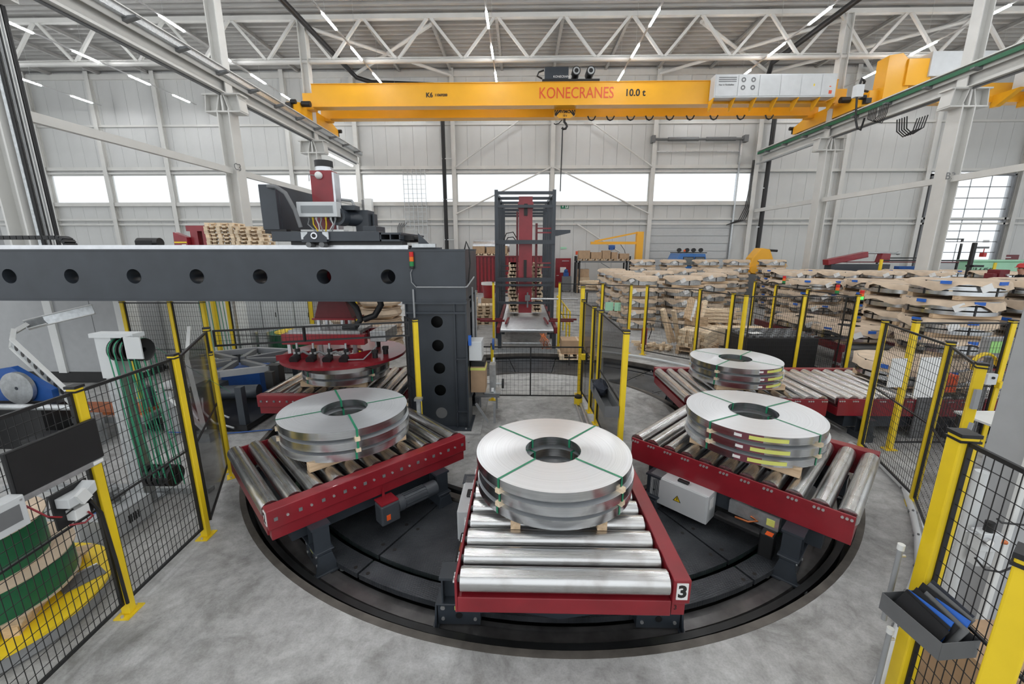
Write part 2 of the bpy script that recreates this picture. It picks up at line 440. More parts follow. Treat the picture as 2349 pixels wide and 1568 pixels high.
while x < 46:
    w = 1.1
    door2 = 32.9 < x + 0.5 < 39.4
    if not door2: panel(x,0.0,5.5,w); 
    if x < 18.6: panel(x,5.5,7.0,w)
    else: 
        if not door2: panel(x,5.5,9.3,w)
    panel(x,9.3,13.0,w); panel(x,13.0,17.0,w)
    x += w
for i, xc in enumerate(WCOL):
    o = MB().hbeam((xc,YW-0.18,0),(xc,YW-0.18,16.95),0.34,0.34,0.03,0.02,(0,1,0)).build('wall_column','steel_white'); struct(o)
    o.name = 'trim_%d' % (i+1)
ti = 20
for z, h, d, x0, x1 in [(13.02,0.16,0.14,-45,46),(9.75,0.26,0.22,-45,18.8),(9.4,0.12,0.2,-45,18.8),(6.94,0.3,0.26,-45,18.8),(5.70,0.16,0.2,-45,46),(5.30,0.14,0.2,-45,46),(9.45,0.2,0.2,18.8,46),(16.6,0.4,0.2,-45,46)]:
    struct(MB().box(x0,x1,YW-d,YW-0.003,z-h/2,z+h/2).build('trim_%d'%ti,'steel_white')); ti += 1
# wind bracing rods in the two middle bays
for (xa,za,xb,zb) in [(-5.4,9.7,2.4,14.9),(10.5,9.7,2.6,14.9),(-5.4,6.1,2.4,9.7),(10.5,6.1,2.6,9.7),(4.6,5.3,8.3,3.0),(-5.4,0.3,-1.5,5.2)][:5]:
    struct(MB().cyl((xa,YW-0.42,za),(xb,YW-0.42,zb),0.06,8).build('trim_%d'%ti,'steel_white')); ti += 1
# strip window panes between the columns
wn = 1
for a, b in zip(WCOL[:9], WCOL[1:10]):
    o = MB().box(a+0.02,b-0.02,YW+0.02,YW+0.05,7.0,9.3).build('window_%d'%wn,'pane'); struct(o)
    fr = MB().box(a+.17,a+.23,YW-.02,YW+.1,7.05,9.3).box(b-.23,b-.17,YW-.02,YW+.1,7.05,9.3).box(a+.17,b-.17,YW-.02,YW+.1,9.24,9.32).build('window_frame','steel_white',o)
    wn += 1
struct(MB().box(-45.1,WCOL[0]-0.02,YW+0.02,YW+0.05,7.0,9.3).build('window_%d'%wn,'pane')); wn += 1

# closed sectional door with ribbed leaves
d1 = struct(MB().box(10.7,17.4,YW-0.05,YW-0.01,0,5.62).build('door_1','door_grey'))
for k in range(9):
    MB().box(10.75,17.3,YW-0.12,YW-0.05,0.02+k*0.62,0.59+k*0.62).build('door_leaf','door_grey',d1)
MB().box(10.6,10.72,YW-.3,YW-.05,0,11.7).box(17.38,17.5,YW-.3,YW-.05,0,11.7).build('guide_rail','galv',d1)
MB().cyl((10.4,YW-.35,11.75),(17.7,YW-.35,11.75),0.10,10).cyl((11.6,YW-.35,11.75),(14,YW-.35,11.75),0.15,10).cyl((14.6,YW-.35,11.75),(16.9,YW-.35,11.75),0.15,10).box(10.3,10.55,YW-.6,YW-.1,11.5,12.0).box(17.5,17.8,YW-.6,YW-.1,11.5,12.0).build('spring_shaft','mid_grey',d1)
MB().box(10.7,17.4,YW-.18,YW-.1,10.85,10.93).build('cross_rail','galv',d1)
# glazed sectional door
d2 = struct(MB().box(32.85,33.0,YW-.2,YW+.1,0,9.1).box(39.35,39.5,YW-.2,YW+.1,0,9.1).box(32.85,39.5,YW-.2,YW+.1,9.0,9.15).build('door_2','mid_grey'))
pn = None
for r in range(10):
    for c in range(4):
        if r < 2: continue
        x0 = 33.02+c*1.585; z0 = 0.45+r*0.86
        if pn is None: pn = MB().box(0,1.53,0,0.03,0,0.80).build('pane','pane',d2); o = pn
        else: o = inst(pn,'pane',(0,0,0),d2)
        o.location = (x0,YW-.04,z0)
for r in range(11):
    z0 = 0.45+r*0.86-0.03
    if r >= 2: MB().box(33,39.4,YW-.06,YW-.01,z0-0.03,z0+0.03).build('rail','mid_grey',d2)
for c in range(1,4): MB().box(33.02+c*1.585-.045,33.02+c*1.585-.005,YW-.06,YW-.01,2.1,9.0).build('mullion','grey_plastic',d2)
MB().box(33,39.4,YW-.06,YW-.01,0,2.1).build('bottom_leaf','door_grey',d2)
# red personnel door and the far one
d3 = struct(MB().box(2.95,4.25,YW-.07,YW-.005,0,2.5).build('door_3','red'))
MB().cyl((3.05,YW-.14,1.05),(3.25,YW-.14,1.05),.03,8).build('door_handle','bolt',d3)
MB().box(3.35,3.85,YW-.085,YW-.07,1.3,1.75).build('notice','paper',d3); MB().box(3.5,4.1,YW-.085,YW-.07,2.25,2.3).build('door_closer','alu',d3)
d4 = struct(MB().box(40.1,41.45,YW-.07,YW-.005,0,2.8).build('door_4','dark_red'))
MB().box(40.25,40.8,YW-.09,YW-.07,2.55,2.62).build('notice','paper',d4)

# roof rafters and truss
for k in range(-12,13):
    xr = 2.45 + 4.0*k
    struct(MB().hbeam((xr,28,16.86),(xr,YW,16.86),0.18,0.24,0.02,0.02).build('trim_%d'%ti,'deck')); ti += 1
def truss(y):
    t = struct(MB().bar((-47,y,16.72),(49,y,16.72),0.26,0.24).build('trim_%d'%(1000+int(y)),'steel_white'))
    MB().cyl((-47,y,14.4),(49,y,14.4),0.13,12).build('bottom_chord','steel_white',t)
    MB().box(-47,49,y-.07,y+.07,14.53,14.58).build('chord_plate','steel_white',t)
    for k in range(-11,12):
        xb = 0.45+4*k
        for sx in (-1,1):
            MB().bar((xb+sx*.06,y,14.5),(xb+sx*1.9,y,16.65),0.15,0.15,(0,1,0)).build('truss_diagonal','steel_white',t)
truss(28.0)
# crossing roof bracing tubes
for (xa,xb) in [(-13.2,-5.5),(10.6,18.8),(18.8,26.6)]:
    struct(MB().cyl((xa,28.2,16.4),(xb,35.6,16.4),0.11,8).build('trim_%d'%ti,'steel_white')); ti += 1
    struct(MB().cyl((xb,28.2,16.4),(xa,35.6,16.4),0.11,8).build('trim_%d'%ti,'steel_white')); ti += 1

# hall columns with crane brackets
XL, XR = -13.2, 19.0
def column(x, y, lab):
    t = thing('hall_column', lab, 'column', (x,y,0), 'white steel hall columns carrying the crane rails')
    MB().hbeam((x,y,0),(x,y,9.3),0.62,0.56,0.05,0.03,(1,0,0)).build('lower_shaft','steel_white',t)
    MB().hbeam((x,y,9.9),(x,y,16.6),0.46,0.46,0.04,0.03,(1,0,0)).build('upper_shaft','steel_white',t)
    b = MB().box(x-.85,x+.85,y-.3,y+.3,9.88,9.94).box(x-.78,x+.78,y-.3,y+.3,9.18,9.24)
    b.box(x-.04,x+.04,y-.28,y+.28,9.24,9.88)
    b.prism([(x-.8,9.24),(x-.72,9.88),(x-.68,9.88),(x-.76,9.24)],'y',y-.28,y+.28).prism([(x+.8,9.24),(x+.72,9.88),(x+.68,9.88),(x+.76,9.24)],'y',y-.28,y+.28)
    b.prism([(x-.3,9.24),(x-.12,9.88),(x-.08,9.88),(x-.26,9.24)],'y',y-.28,y+.28).prism([(x+.3,9.24),(x+.12,9.88),(x+.08,9.88),(x+.26,9.24)],'y',y-.28,y+.28)
    b.box(x-.7,x+.7,y-.02,y+.02,9.24,9.88)
    b.build('crane_bracket','steel_white',t)
    return t
column(XL,11.2,'white hall column at the left edge with the cable tray on it')
cl = column(XL,20.0,'white hall column behind the strapping area with C3 painted on it')
column(XL,28.0,'white hall column behind the red lifting mast of the gantry')
cr = column(XR,20.0,'near white hall column on the right with B3 painted on it')
column(XR,28.0,'far white hall column on the right behind the wrapped coil stacks')
column(XR,12.0,'white hall column nearest the camera past the right picture edge')
text('column_number','C3',0.42,'mid_grey',cl,(XL+.318,19.72,6.9),(PI/2,0,PI/2))
text('column_number','B3',0.42,'mid_grey',cr,(XR-.15,19.68,6.4),(PI/2,0,0))
# crane runway girders
def runway(x, side, name_lab):
    t = thing('crane_runway_girder', name_lab, 'crane rail', (x,12,9.94))
    MB().hbeam((x,1.0,10.36),(x,35.3,10.36),0.44,0.84,0.045,0.03).build('girder','steel_white',t)
    MB().box(x-.08,x+.08,1,35.3,10.78,10.86).build('rail','mid_grey',t)
    MB().box(x+side*.24-.02,x+side*.24+.02,1,35.3,10.4,10.76).build('side_plate','steel_white',t)
    return t
rl = runway(XL, 1, 'long white crane girder on the left with a perforated cable tray')
rr_ = runway(XR, -1, 'long white crane girder on the right with a green conductor strip')
MB().box(XL+.42,XL+.44,1,35.3,10.6,10.82).box(XL+.30,XL+.42,1,35.3,10.58,10.62).build('cable_tray','galv',rl)
MB().box(XL+.40,XL+.5,1,35.3,10.82,10.86).build('tray_cover','steel_white',rl)
MB().box(XR-.46,XR-.36,1,35.3,10.52,10.68).build('conductor_strip','rail_green',rr_)
MB().box(XR-.5,XR-.3,1,35.3,10.74,10.79).build('tray_cover','steel_white',rr_)
for k in range(16):
    y = 2.5+k*2.1
    MB().prism([(XL+.2,10.62),(XL+.75,10.66),(XL+.75,10.60),(XL+.2,10.46)],'y',y-.09,y+.09).build('support_arm','mid_grey',rl)
    MB().prism([(XR-.2,10.56),(XR-.6,10.52),(XR-.6,10.46),(XR-.2,10.40)],'y',y-.09,y+.09).build('support_arm','mid_grey',rr_)
for x, s, t in ((XL,1,rl),(XR,-1,rr_)):
    MB().tube([(x-s*.02,1,9.9),(x-s*.02,35,9.9)],.05,6).build('conduit','mid_grey',t)
    MB().box(x-.5,x-.36,28.4,35.2,9.75,9.85).build('lower_light_strip' if s>0 else 'lower_tray','lamp_soft' if s>0 else 'galv',t)
# longitudinal ties between columns
for x, z, lab in ((XL,6.75,'white longitudinal tie between the left hall columns'),(XR,6.3,'white longitudinal tie between the right hall columns')):
    t = thing('column_tie',lab,'beam',(x,12,z))
    for y0,y1 in ((11.6,19.7),(20.3,27.7),(28.3,35.4)):
        MB().box(x-.09,x+.09,y0,y1,z-.13,z+.13).build('tie_tube','steel_white',t)
# cable ladder on the left column
t = thing('cable_ladder','galvanised cable ladder with black cables climbing the left edge column','cable tray',(XL+.42,11.2,0))
lx = XL+.42
for y in (10.98,11.42): MB().box(lx-.03,lx+.05,y-.012,y+.012,0,9.1).build('side_rail','galv',t)
for k in range(18): MB().box(lx-.01,lx+.03,10.97,11.43,0.4+k*.5,0.44+k*.5).build('rung','galv',t)
for k,(dy,r,mt) in enumerate([(-.19,.028,'black'),(-.14,.018,'black'),(-.09,.014,'grey_plastic'),(-.06,.014,'grey_plastic'),(-.02,.016,'black'),(.02,.014,'white'),(.05,.014,'grey_plastic'),(.09,.016,'white'),(.15,.03,'black'),(.20,.028,'black')]):
    MB().tube([(lx+.065,11.2+dy,0),(lx+.07,11.2+dy,5),(lx+.065,11.2+dy,9.1)],r,6).build('cable',mt,t)

# luminaire rows
ROWS = [-33.0,-25.4,-17.4,-9.5,-1.7,6.4,14.3,22.4,30.4]
lamp0 = None
for xi in ROWS:
    t = thing('light_row','white trunking rail of a suspended light row, %s' % {-33.0:'far left beside the back wall',-25.4:'second from the left',-17.4:'third from the left',-9.5:'above the left end of the crane bridge',-1.7:'nearly in line with the camera',6.4:'right of the picture middle',14.3:'beside the black pipe over the control cabinets',22.4:'behind the B3 column',30.4:'outermost on the right'}[xi],'light rail',(xi,20,14.2),'suspended light rows')
    MB().box(xi-.035,xi+.035,-6,34.9,14.22,14.28).build('trunking','lamp_grey',t)
    for k in range(11): MB().cyl((xi,-4+k*3.8,14.28),(xi,-4+k*3.8,16.98),.008,4).build('suspension_wire','galv',t)
    y = -4.5
    while y < 34:
        if lamp0 is None: o = MB().box(-.05,.05,-.75,.75,-.05,.0).build('lamp_tube','lamp_tube',t,local=True); lamp0 = o
        else: o = inst(lamp0,'lamp_tube',(0,0,0),t)
        o.location = (0, y-20, 0.02); y += 3.45
# ------------------------------------------------------------------ ring turntable in its pit
ring = thing('ring_turntable','black ring-shaped floor turntable with tread plates and steel running rails','turntable',(CX0,CY0,-0.4))
C3 = (CX0,CY0,0)
MB().lathe([(2.9,-.42),(5.1,-.42),(5.1,-.36),(2.9,-.36)],C3,128).build('pit_floor','pit_black',ring,40)
MB().lathe([(R_OUT-.005,-.38),(R_OUT+.065,-.38),(R_OUT+.065,.004),(R_OUT-.005,.004)],C3,160).build('pit_edge_angle','worn_rim',ring,40)
MB().lathe([(4.90,-.36),(4.98,-.36),(4.98,-.34),(4.945,-.34),(4.945,-.09),(4.97,-.085),(4.97,-.07),(4.905,-.07),(4.905,-.085),(4.93,-.09),(4.93,-.34),(4.90,-.34)],C3,160).build('outer_guide_beam','pit_black',ring,40)
MB().lathe([(4.66,-.36),(4.86,-.36),(4.86,-.20),(4.84,-.14),(4.74,-.14),(4.74,-.16),(4.66,-.16)],C3,160).build('running_rail','rail_worn',ring,40)
MB().lathe([(3.0,-.36),(3.1,-.36),(3.1,-.03),(3.0,-.03)],C3,128).build('inner_guide_rail','worn_rim',ring,40)
MB().lathe([(R_IN-.07,-.36),(R_IN+.004,-.36),(R_IN+.004,.003),(R_IN-.07,.003)],C3,128).build('island_edge_angle','pit_black',ring,40)
JA = [-26.5,26.5,63.5,90,119,136,152,171,189,208,224,241,270,296.5]   # joints between tread plates, degrees from the camera side
hole = None
for i, a in enumerate(JA):
    b = JA[(i+1) % len(JA)]
    if b <= a: b += 360
    a0, a1 = math.radians(a-90)+.003, math.radians(b-90)-.003; n = max(6,int((b-a)/3))
    for r0, r1, zt in ((3.13,4.35,-.065),(4.43,4.655,-.065)):
        MB().lathe([(r0,zt-.06),(r1,zt-.06),(r1,zt),(r0,zt)],C3,n,a0,a1).build('tread_plate','tread_plate',ring,30)
    for r in (3.3,3.8,4.2,4.6):
        for s in (-1,1):
            an = math.radians(a-90) + s*.09/r
            if hole is None: hole = MB().cyl((0,0,0),(0,0,.004),.022,10).build('lifting_hole','text_black',ring,local=True); o = hole
            else: o = inst(hole,'lifting_hole',(0,0,0),ring)
            o.location = (r*math.cos(an), r*math.sin(an), 0.4-.066)
MB().lathe([(4.36,-.2),(4.43,-.2),(4.43,-.17),(4.36,-.17)],C3,160).build('groove_strip','rail_green',ring,40)

# ------------------------------------------------------------------ roller conveyor carriages
def conveyor_proto():
    t = thing('roller_conveyor','','roller conveyor',(0,0,0))
    MB().box(-.885,-.865,-1.23,1.23,.40,.715).build('side_plate','red',t,bevel=.004)
    MB().box(.86,1.0,-1.24,1.24,.53,.75).build('box_beam','red',t,bevel=.008)
    MB().box(.87,.975,-1.215,1.215,.40,.53).build('lower_channel','red',t)
    for y0,y1 in ((-1.23,-1.08),(1.08,1.23)):
        MB().box(-.865,.86,y0,y1,.40,.545).build('cross_bar','red',t,bevel=.006)
    for y in (-.5,.1,.7): MB().box(-.86,.86,y-.09,y+.09,.40,.50).build('floor_plate','dark_red',t)
    n = 28
    ro = MB().cyl((-.838,0,0),(.835,0,0),.094,n).build('roller','roller_steel',t,40)
    ax = MB().cyl((-.87,0,0),(.87,0,0),.028,10).build('axle','mid_grey',ro,40)
    bo = MB().cyl((0,0,0),(-.014,0,0),.014,8).build('bolt','bolt',t)
    nut = MB().box(0,.012,-.017,.017,-.017,.017).build('nut','mid_grey',t)
    for k in range(11):
        y = -1.165 + k*.234
        if k: o = inst(ro,'roller',(0,0,0),t); p = inst(ax,'axle',(0,0,0),o)
        else: o = ro
        o.location = (0,y,.6665)
        for j in (-1,0,1):
            q = bo if (k == 0 and j == -1) else inst(bo,'bolt',(0,0,0),t)
            q.location = (-.885,y+j*.038,.675)
        q = nut if k == 0 else inst(nut,'nut',(0,0,0),t); q.location = (1.0,y,.64)
        q = inst(bo,'bolt',(0,0,0),t); q.location = (1.014,y+.11,.64)
    # under frame and bogies
    MB().box(-.78,-.62,-1.0,1.0,.16,.40).build('chassis_beam','anthracite',t); MB().box(.62,.78,-1.0,1.0,.16,.40).build('chassis_beam','anthracite',t)
    MB().prism([(-.62,.38),(.62,.38),(.62,.14),(0,.02),(-.62,.14)],'y',-.92,-.90).build('front_gusset','anthracite',t)
    MB().box(-.62,.62,.86,.90,.1,.4).build('rear_gusset','anthracite',t)
    for sx in (-1,1):
        for sy, rr in ((-1,1),(1,-1)):
            y = -.78 if sy < 0 else .78
            x = sx*.92
            MB().box(x-.17,x+.17,y-.1,y+.1,.375,.40).build('cap_plate','anthracite',t)
            MB().hbeam((x+sx*.06,y,.12),(x+sx*.06,y,.375),.17,.19,.015,.012,(1,0,0)).build('post','anthracite',t)
            b = MB().box(x-.2,x+.2,y-.075,y+.075,-.13,.10).box(x-.21,x+.21,y-.1,y+.1,.10,.12).build('wheel_block','anthracite',t,bevel=.006)
            if sy < 0:
                for dx,dz,r in ((-.15,.06,.022),(.15,.06,.022),(-.15,-.06,.016),(.15,-.06,.016),(0,-.02,.03)):
                    MB().cyl((x+dx,y-.075,dz),(x+dx,y-.085,dz),r,12).build('pin','bolt' if r < .03 else 'black',b)
                MB().box(x-.04,x+.05,y-.078,y-.0755,.035,.085).build('sticker','label_yellow',b)
            MB().cyl((x,y-.04,-.07),(x,y+.04,-.07),.07,16).build('wheel','mid_grey',b,40)
            xb = x+sx*.215
            MB().prism([(y-.13,-.16),(y+.13,-.16),(y+.07,.08),(y-.07,.08)],'x',xb-.008,xb+.008).build('guide_plate','anthracite',t)
            g = MB().box(xb-.03,xb+.03,y-.19,y+.19,-.155,-.125).build('guide_bracket','anthracite',t,bevel=.006)
            for gy in (-.17,.17): MB().cyl((xb,y+gy,-.2),(xb,y+gy,-.155),.042,16).build('guide_roller','grey_plastic',g,40)
    # control cabinet on the plate side
    cb = MB().box(-1.06,-.80,.08,.84,.02,.40).build('control_cabinet','cabinet',t,bevel=.006)
    MB().box(-1.075,-1.06,.10,.82,.03,.39).build('cabinet_door','cabinet',cb,bevel=.004)
    MB().box(-1.0,-.94,.36,.50,.40,.43).build('cable_gland_cover','black',cb,bevel=.01)
    MB().prism([(.40,.17),(.50,.17),(.45,.255)],'x',-1.078,-1.075).build('warning_sign','text_black',cb)
    MB().prism([(.412,.177),(.488,.177),(.45,.242)],'x',-1.08,-1.078).build('warning_sign_face','yellow',cb)
    MB().prism([(.446,.232),(.455,.232),(.449,.210),(.457,.210),(.444,.182),(.447,.203),(.440,.203)],'x',-1.082,-1.08).build('warning_bolt','text_black',cb)
    MB().cyl((-1.075,.76,.2),(-1.083,.76,.2),.012,8).build('lock','black',cb)
    MB().box(-.99,-.90,.075,.08,.2,.33).build('side_vent','paper',cb)
    MB().box(-.9,-.76,-.62,-.10,.22,.38).build('brake_resistor','galv',t)
    MB().box(-.905,-.90,-.58,-.5,.26,.34).build('warning_label','label_yellow',t)
    MB().box(-1.02,-.9,-.48,.02,.13,.19).box(-1.03,-.88,-.62,-.48,-.08,.22).build('drive_motor_plate_side','black',t,bevel=.015)
    MB().box(-1.035,-.96,-.60,-.53,.22,.226).build('orange_cap','orange',t)
    MB().tube([(-.98,-.2,.24),(-.98,-.34,.25),(-.93,-.42,.27),(-.9,-.34,.28)],.012,6).build('orange_cable','copper',t,60)
    # gear motor on the box beam side
    gm = MB().box(1.0,1.18,-.14,.10,.10,.36).build('gearbox','motor_grey',t,bevel=.02)
    MB().box(.98,1.17,-.13,.09,.36,.375).prism([(-.04,.375),(.0,.375),(-.02,.52)],'x',1.0,1.012).build('motor_bracket','red',t)
    m2 = MB().cyl((1.08,.10,.25),(1.08,.18,.25),.10,20).cyl((1.08,.18,.25),(1.08,.50,.25),.082,20).cyl((1.08,.50,.25),(1.08,.66,.25),.092,20).build('motor','motor_grey',gm,40)
    for k in range(14):
        an = 2*PI*k/14; MB().bar((1.08+.085*math.cos(an),.2,.25+.085*math.sin(an)),(1.08+.085*math.cos(an),.5,.25+.085*math.sin(an)),.008,.016,(math.cos(an),0,math.sin(an))).build('cooling_fin','motor_grey',m2)
    MB().box(1.1805,1.183,-.08,-.03,.16,.23).build('orange_label','orange',gm)
    return t

conv = conveyor_proto()
R_CONV = 3.83
ST = [(0,'red roller conveyor carriage numbered 3 at the front carrying coils'),
      (-45,'red roller conveyor carriage left of the front with a gear motor on its beam'),
      (45,'red roller conveyor carriage right of the front with a grey control cabinet'),
      (90,'red roller conveyor carriage at the back right beside the infeed rollers'),
      (-90,'red roller conveyor carriage under the round red gripper disc')]
CONVS = []
for i,(a,lab) in enumerate(ST):
    o = conv if i == 0 else copy_tree(conv)
    r = math.radians(a); o.location = (CX0+R_CONV*math.sin(r), CY0-R_CONV*math.cos(r), 0); o.rotation_euler = (0,0,r)
    tag(o,lab,'roller conveyor','roller conveyor carriages on the turntable'); CONVS.append(o)
for i, body in ((0,'3'),(1,'2')):
    p = CONVS[i]
    s = MB().box(.885,.975,-1.248,-1.2405,.575,.725).build('number_sign','paper',p,local=True)
    text('number',body,.15,'text_black',s,(0,0,0),(PI/2,0,0),.001,.006).location = (.93,-1.2495,.648)
t3 = text('stencil_number','3',.06,'text_black',CONVS[0],(0,0,0),(PI/2,0,0),.001); t3.location = (.90,-1.2165,.47)

# ------------------------------------------------------------------ slit strip coils and timber
RC, RI = .81, .292
def coil_proto(h=.092):
    t = thing('steel_coil','','steel coil',(0,0,0))
    m = MB(); n = 96
    m.m(1).lathe([(RI,h),(RI,0)],(0,0,0),n,closed=False)
    m.m(1).lathe([(RC,0),(RC,h)],(0,0,0),n,closed=False)
    m.m(0).lathe([(RC,h),(RI,h)],(0,0,0),n,closed=False)
    m.m(0).lathe([(RI,0),(RC,0)],(0,0,0),n,closed=False)
    m.build('wound_strip',['coil_top','coil_side'],t,30)
    for k in range(4):
        a = PI/4 + k*PI/2; d = Vector((math.cos(a),math.sin(a),0)); s = Vector((-d.y,d.x,0))*.013
        P = [(RI-.004,0),(RI-.004,h+.003),(RC+.004,h+.003),(RC+.004,-.002)]
        vs = []
        for r,z in P: vs += [d*r - s + Vector((0,0,z)), d*r + s + Vector((0,0,z))]
        MB().add(vs,[(0,1,3,2),(2,3,5,4),(4,5,7,6)]).build('strap','green_strap',t)
    return t
coil = coil_proto()
def labels(c, a0):
    """maroon paper patch with a white and a yellow sticker on the rim"""
    h = .092
    def arc(name,mt,r,b0,b1,z0,z1):
        MB().lathe([(r,z0),(r+.002,z0),(r+.002,z1),(r,z1)],(0,0,0),12,b0,b1).build(name,mt,c,30,local=True)
    arc('maroon_patch','label_maroon',RC+.001,a0-.05,a0+.30,.003,h-.003)
    arc('white_sticker','paper',RC+.003,a0-.07,a0+.03,.03,.065)
    arc('yellow_sticker','label_yellow',RC+.003,a0+.12,a0+.62,.025,.07)
sk = None; bk = None
WORDS = ['bottom','middle','top']
def stack(si, rot, zb, zt0, lab, nc=3, a_lab=None, skid=1.25, gap=.045):
    global sk, bk
    a = math.radians(ST[si][0]); cx, cy = CX0+R_CONV*math.sin(a), CY0-R_CONV*math.cos(a)
    R = Matrix.Rotation(a,4,'Z')
    for k,sx in enumerate((-.40,.40) if si == 0 else (-.50,.50)):
        if sk is None: o = MB().box(-.5,.5,-.045,.045,0,.098).build('timber_skid','wood'); sk = o
        else: o = inst(sk,'timber_skid',(0,0,0))
        p = R @ Vector((sx,-.05,0)); o.location = (cx+p.x,cy+p.y,.7605); o.rotation_euler = (0,0,a+PI/2); o.scale = (skid,1,1)
        tag(o,'%s timber skid under the %s' % (['left','right'][k] if si in (0,) else ['inner','outer'][k] if False else (['one','other'][k]+' of two'), lab) if si else '%s squared timber under the %s' % (['left','right'][k],lab),'timber','timber skids under coil stacks on the turntable')
    z = .7605+.0985
    for k in range(nc):
        o = coil if coil.get('used') is None else copy_tree(coil)
        if o is coil: coil['used'] = 1
        jit = [(0,0),(.012,-.008),(-.01,.006)][k]
        o.location = (cx+jit[0],cy+jit[1],z); o.rotation_euler = (0,0,rot + .02*k)
        tag(o,'%s steel strip coil of the %s' % (WORDS[k] if nc==3 else ['lower','upper'][k],lab),'steel coil','slit steel coils on the turntable')
        if a_lab is not None: labels(o,a_lab - rot - .02*k)
        z += .092
        if k < nc-1:
            for q in range(4):
                an = rot + PI/4 + q*PI/2 + .03
                r = RC - .035
                if bk is None: b = MB().box(-.06,.06,-.028,.028,0,gap).build('spacer_block','pale_wood'); bk = b
                else: b = inst(bk,'spacer_block',(0,0,0))
                b.location = (cx+r*math.cos(an),cy+r*math.sin(an),z); b.rotation_euler = (0,0,an)
                tag(b,'spacer block %s in the %s' % ('below the top coil' if k else 'above the bottom coil',lab),'wood block','spacer blocks %s in the %s' % ('under the top coil' if k else 'over the bottom coil',lab))
            z += gap
    return z
for k in list(coil.keys()):
    if k == 'used': del coil['used']
stack(0, 0.0, 0, 0, 'coil stack at the front')
stack(1, math.radians(-15), 0, 0, 'coil stack beside the gantry column')
stack(2, math.radians(-20), 0, 0, 'labelled coil stack on the right', a_lab=math.radians(-128))
stack(3, math.radians(-5), 0, 0, 'labelled coil stack at the back right', a_lab=math.radians(-85))
stack(4, math.radians(10), 0, 0, 'short stack under the gripper disc', nc=2)
# static infeed rollers beyond the back right carriage
inf = copy_tree(conv)
tag(inf,'static red infeed roller conveyor right of the back right carriage','roller conveyor'); del inf['group']
inf.location = (6.85,CY0+.02,0); inf.rotation_euler = (0,0,math.radians(90))
for ch in list(inf.children):
    if any(ch.name.startswith(s) for s in ('number','control','gearbox','motor_b','brake','warning','drive','orange','guide','stencil')):
        for g in list(ch.children):
            for g2 in list(g.children): bpy.data.objects.remove(g2)
            bpy.data.objects.remove(g)
        bpy.data.objects.remove(ch)
# ------------------------------------------------------------------ gantry with lifting mast and gripper
def holed_plate(mb, x0, x1, z0, z1, y, holes, r, n=24, axis='y'):
    """front face at y with round holes (hx, hz); cells split half-way between neighbouring holes"""
    hor = len(holes) < 2 or abs(holes[0][0]-holes[1][0]) > abs(holes[0][1]-holes[1][1])
    hs = sorted(holes, key=lambda h: h[0] if hor else h[1]); N = len(hs)
    for i,(hx,hz) in enumerate(hs):
        if hor:
            a = x0 if i == 0 else (hs[i-1][0]+hx)/2; b = x1 if i == N-1 else (hs[i+1][0]+hx)/2; c, d = z0, z1
        else:
            c = z0 if i == 0 else (hs[i-1][1]+hz)/2; d = z1 if i == N-1 else (hs[i+1][1]+hz)/2; a, b = x0, x1
        A = sorted(set([2*PI*k/n for k in range(n)] + [math.atan2(q-hz,p-hx) % (2*PI) for p in (a,b) for q in (c,d)])); m = len(A)
        vi, vo = [], []
        for t in A:
            cs, sn = math.cos(t), math.sin(t); vi.append((hx+r*cs,y,hz+r*sn)); L = 1e9
            if cs > 1e-9: L = min(L,(b-hx)/cs)
            if cs < -1e-9: L = min(L,(a-hx)/cs)
            if sn > 1e-9: L = min(L,(d-hz)/sn)
            if sn < -1e-9: L = min(L,(c-hz)/sn)
            vo.append((hx+L*cs,y,hz+L*sn))
        mb.add(vi+vo,[(k,(k+1)%m,m+(k+1)%m,m+k) for k in range(m)])
    return mb

gan = thing('gantry_robot','anthracite portal gantry with perforated beam and column over the turntable','gantry',(-1.5,7.9,0))
XE = -.95
def beam(y0, y1, nm_):
    mb = MB(); H = [(-8.96+1.113*k,2.83) for k in range(7)]
    holed_plate(mb,-12,XE,2.42,3.27,y0,H,.125)
    holed_plate(mb,-12,XE,2.42,3.27,y1,H,.125)
    for hx,hz in H: mb.cyl((hx,y0-.004,hz),(hx,y1,hz),.125,24,caps=False)
    mb.box(-12,XE+.01,y0-.012,y1+.012,3.262,3.29).box(-12,XE+.01,y0-.012,y1+.012,2.40,2.43)
    mb.add([(XE,y0,2.42),(XE,y1,2.42),(XE,y1,3.27),(XE,y0,3.27)],[(0,1,2,3)])
    mb.build(nm_,'anthracite',gan,30)
beam(7.10,7.48,'front_beam'); beam(8.45,8.83,'rear_beam')
MB().box(XE-.3,XE,7.49,8.44,2.44,3.26).build('end_box','anthracite',gan)
MB().box(-12,-1.92,7.13,7.22,3.29,3.33).box(-12,-1.92,7.15,7.20,3.33,3.36).build('running_rail','alu',gan)
MB().box(-12,-1.92,8.6,8.69,3.29,3.36).build('running_rail','alu',gan)
cm = MB()
holed_plate(cm,-2.0,-1.16,.05,2.2,7.14,[(-1.48,2.04),(-1.48,1.61),(-1.47,1.19),(-1.47,.77)],.105)
cm.box(-1.17,-.96,7.15,7.17,.05,2.4).box(-2.0,-.96,7.14,7.16,2.2,2.4)
cm.build('column_web','anthracite',gan)
MB().box(-2.0,-.96,7.5,7.52,.05,2.4).build('column_inner_web','pit_black',gan)
MB().box(-2.02,-2.0,7.08,7.6,.05,2.4).box(-.97,-.945,7.08,7.6,.05,2.4).box(-1.17,-1.15,7.09,7.15,.05,2.4).build('column_flange','anthracite',gan)
MB().box(-2.0,-.95,7.07,7.15,2.19,2.225).box(-1.16,-.95,7.09,7.15,1.36,1.385).box(-1.16,-.95,7.09,7.15,.36,.385).box(-2.05,-.93,7.05,7.62,2.365,2.40).build('stiffener','anthracite',gan)
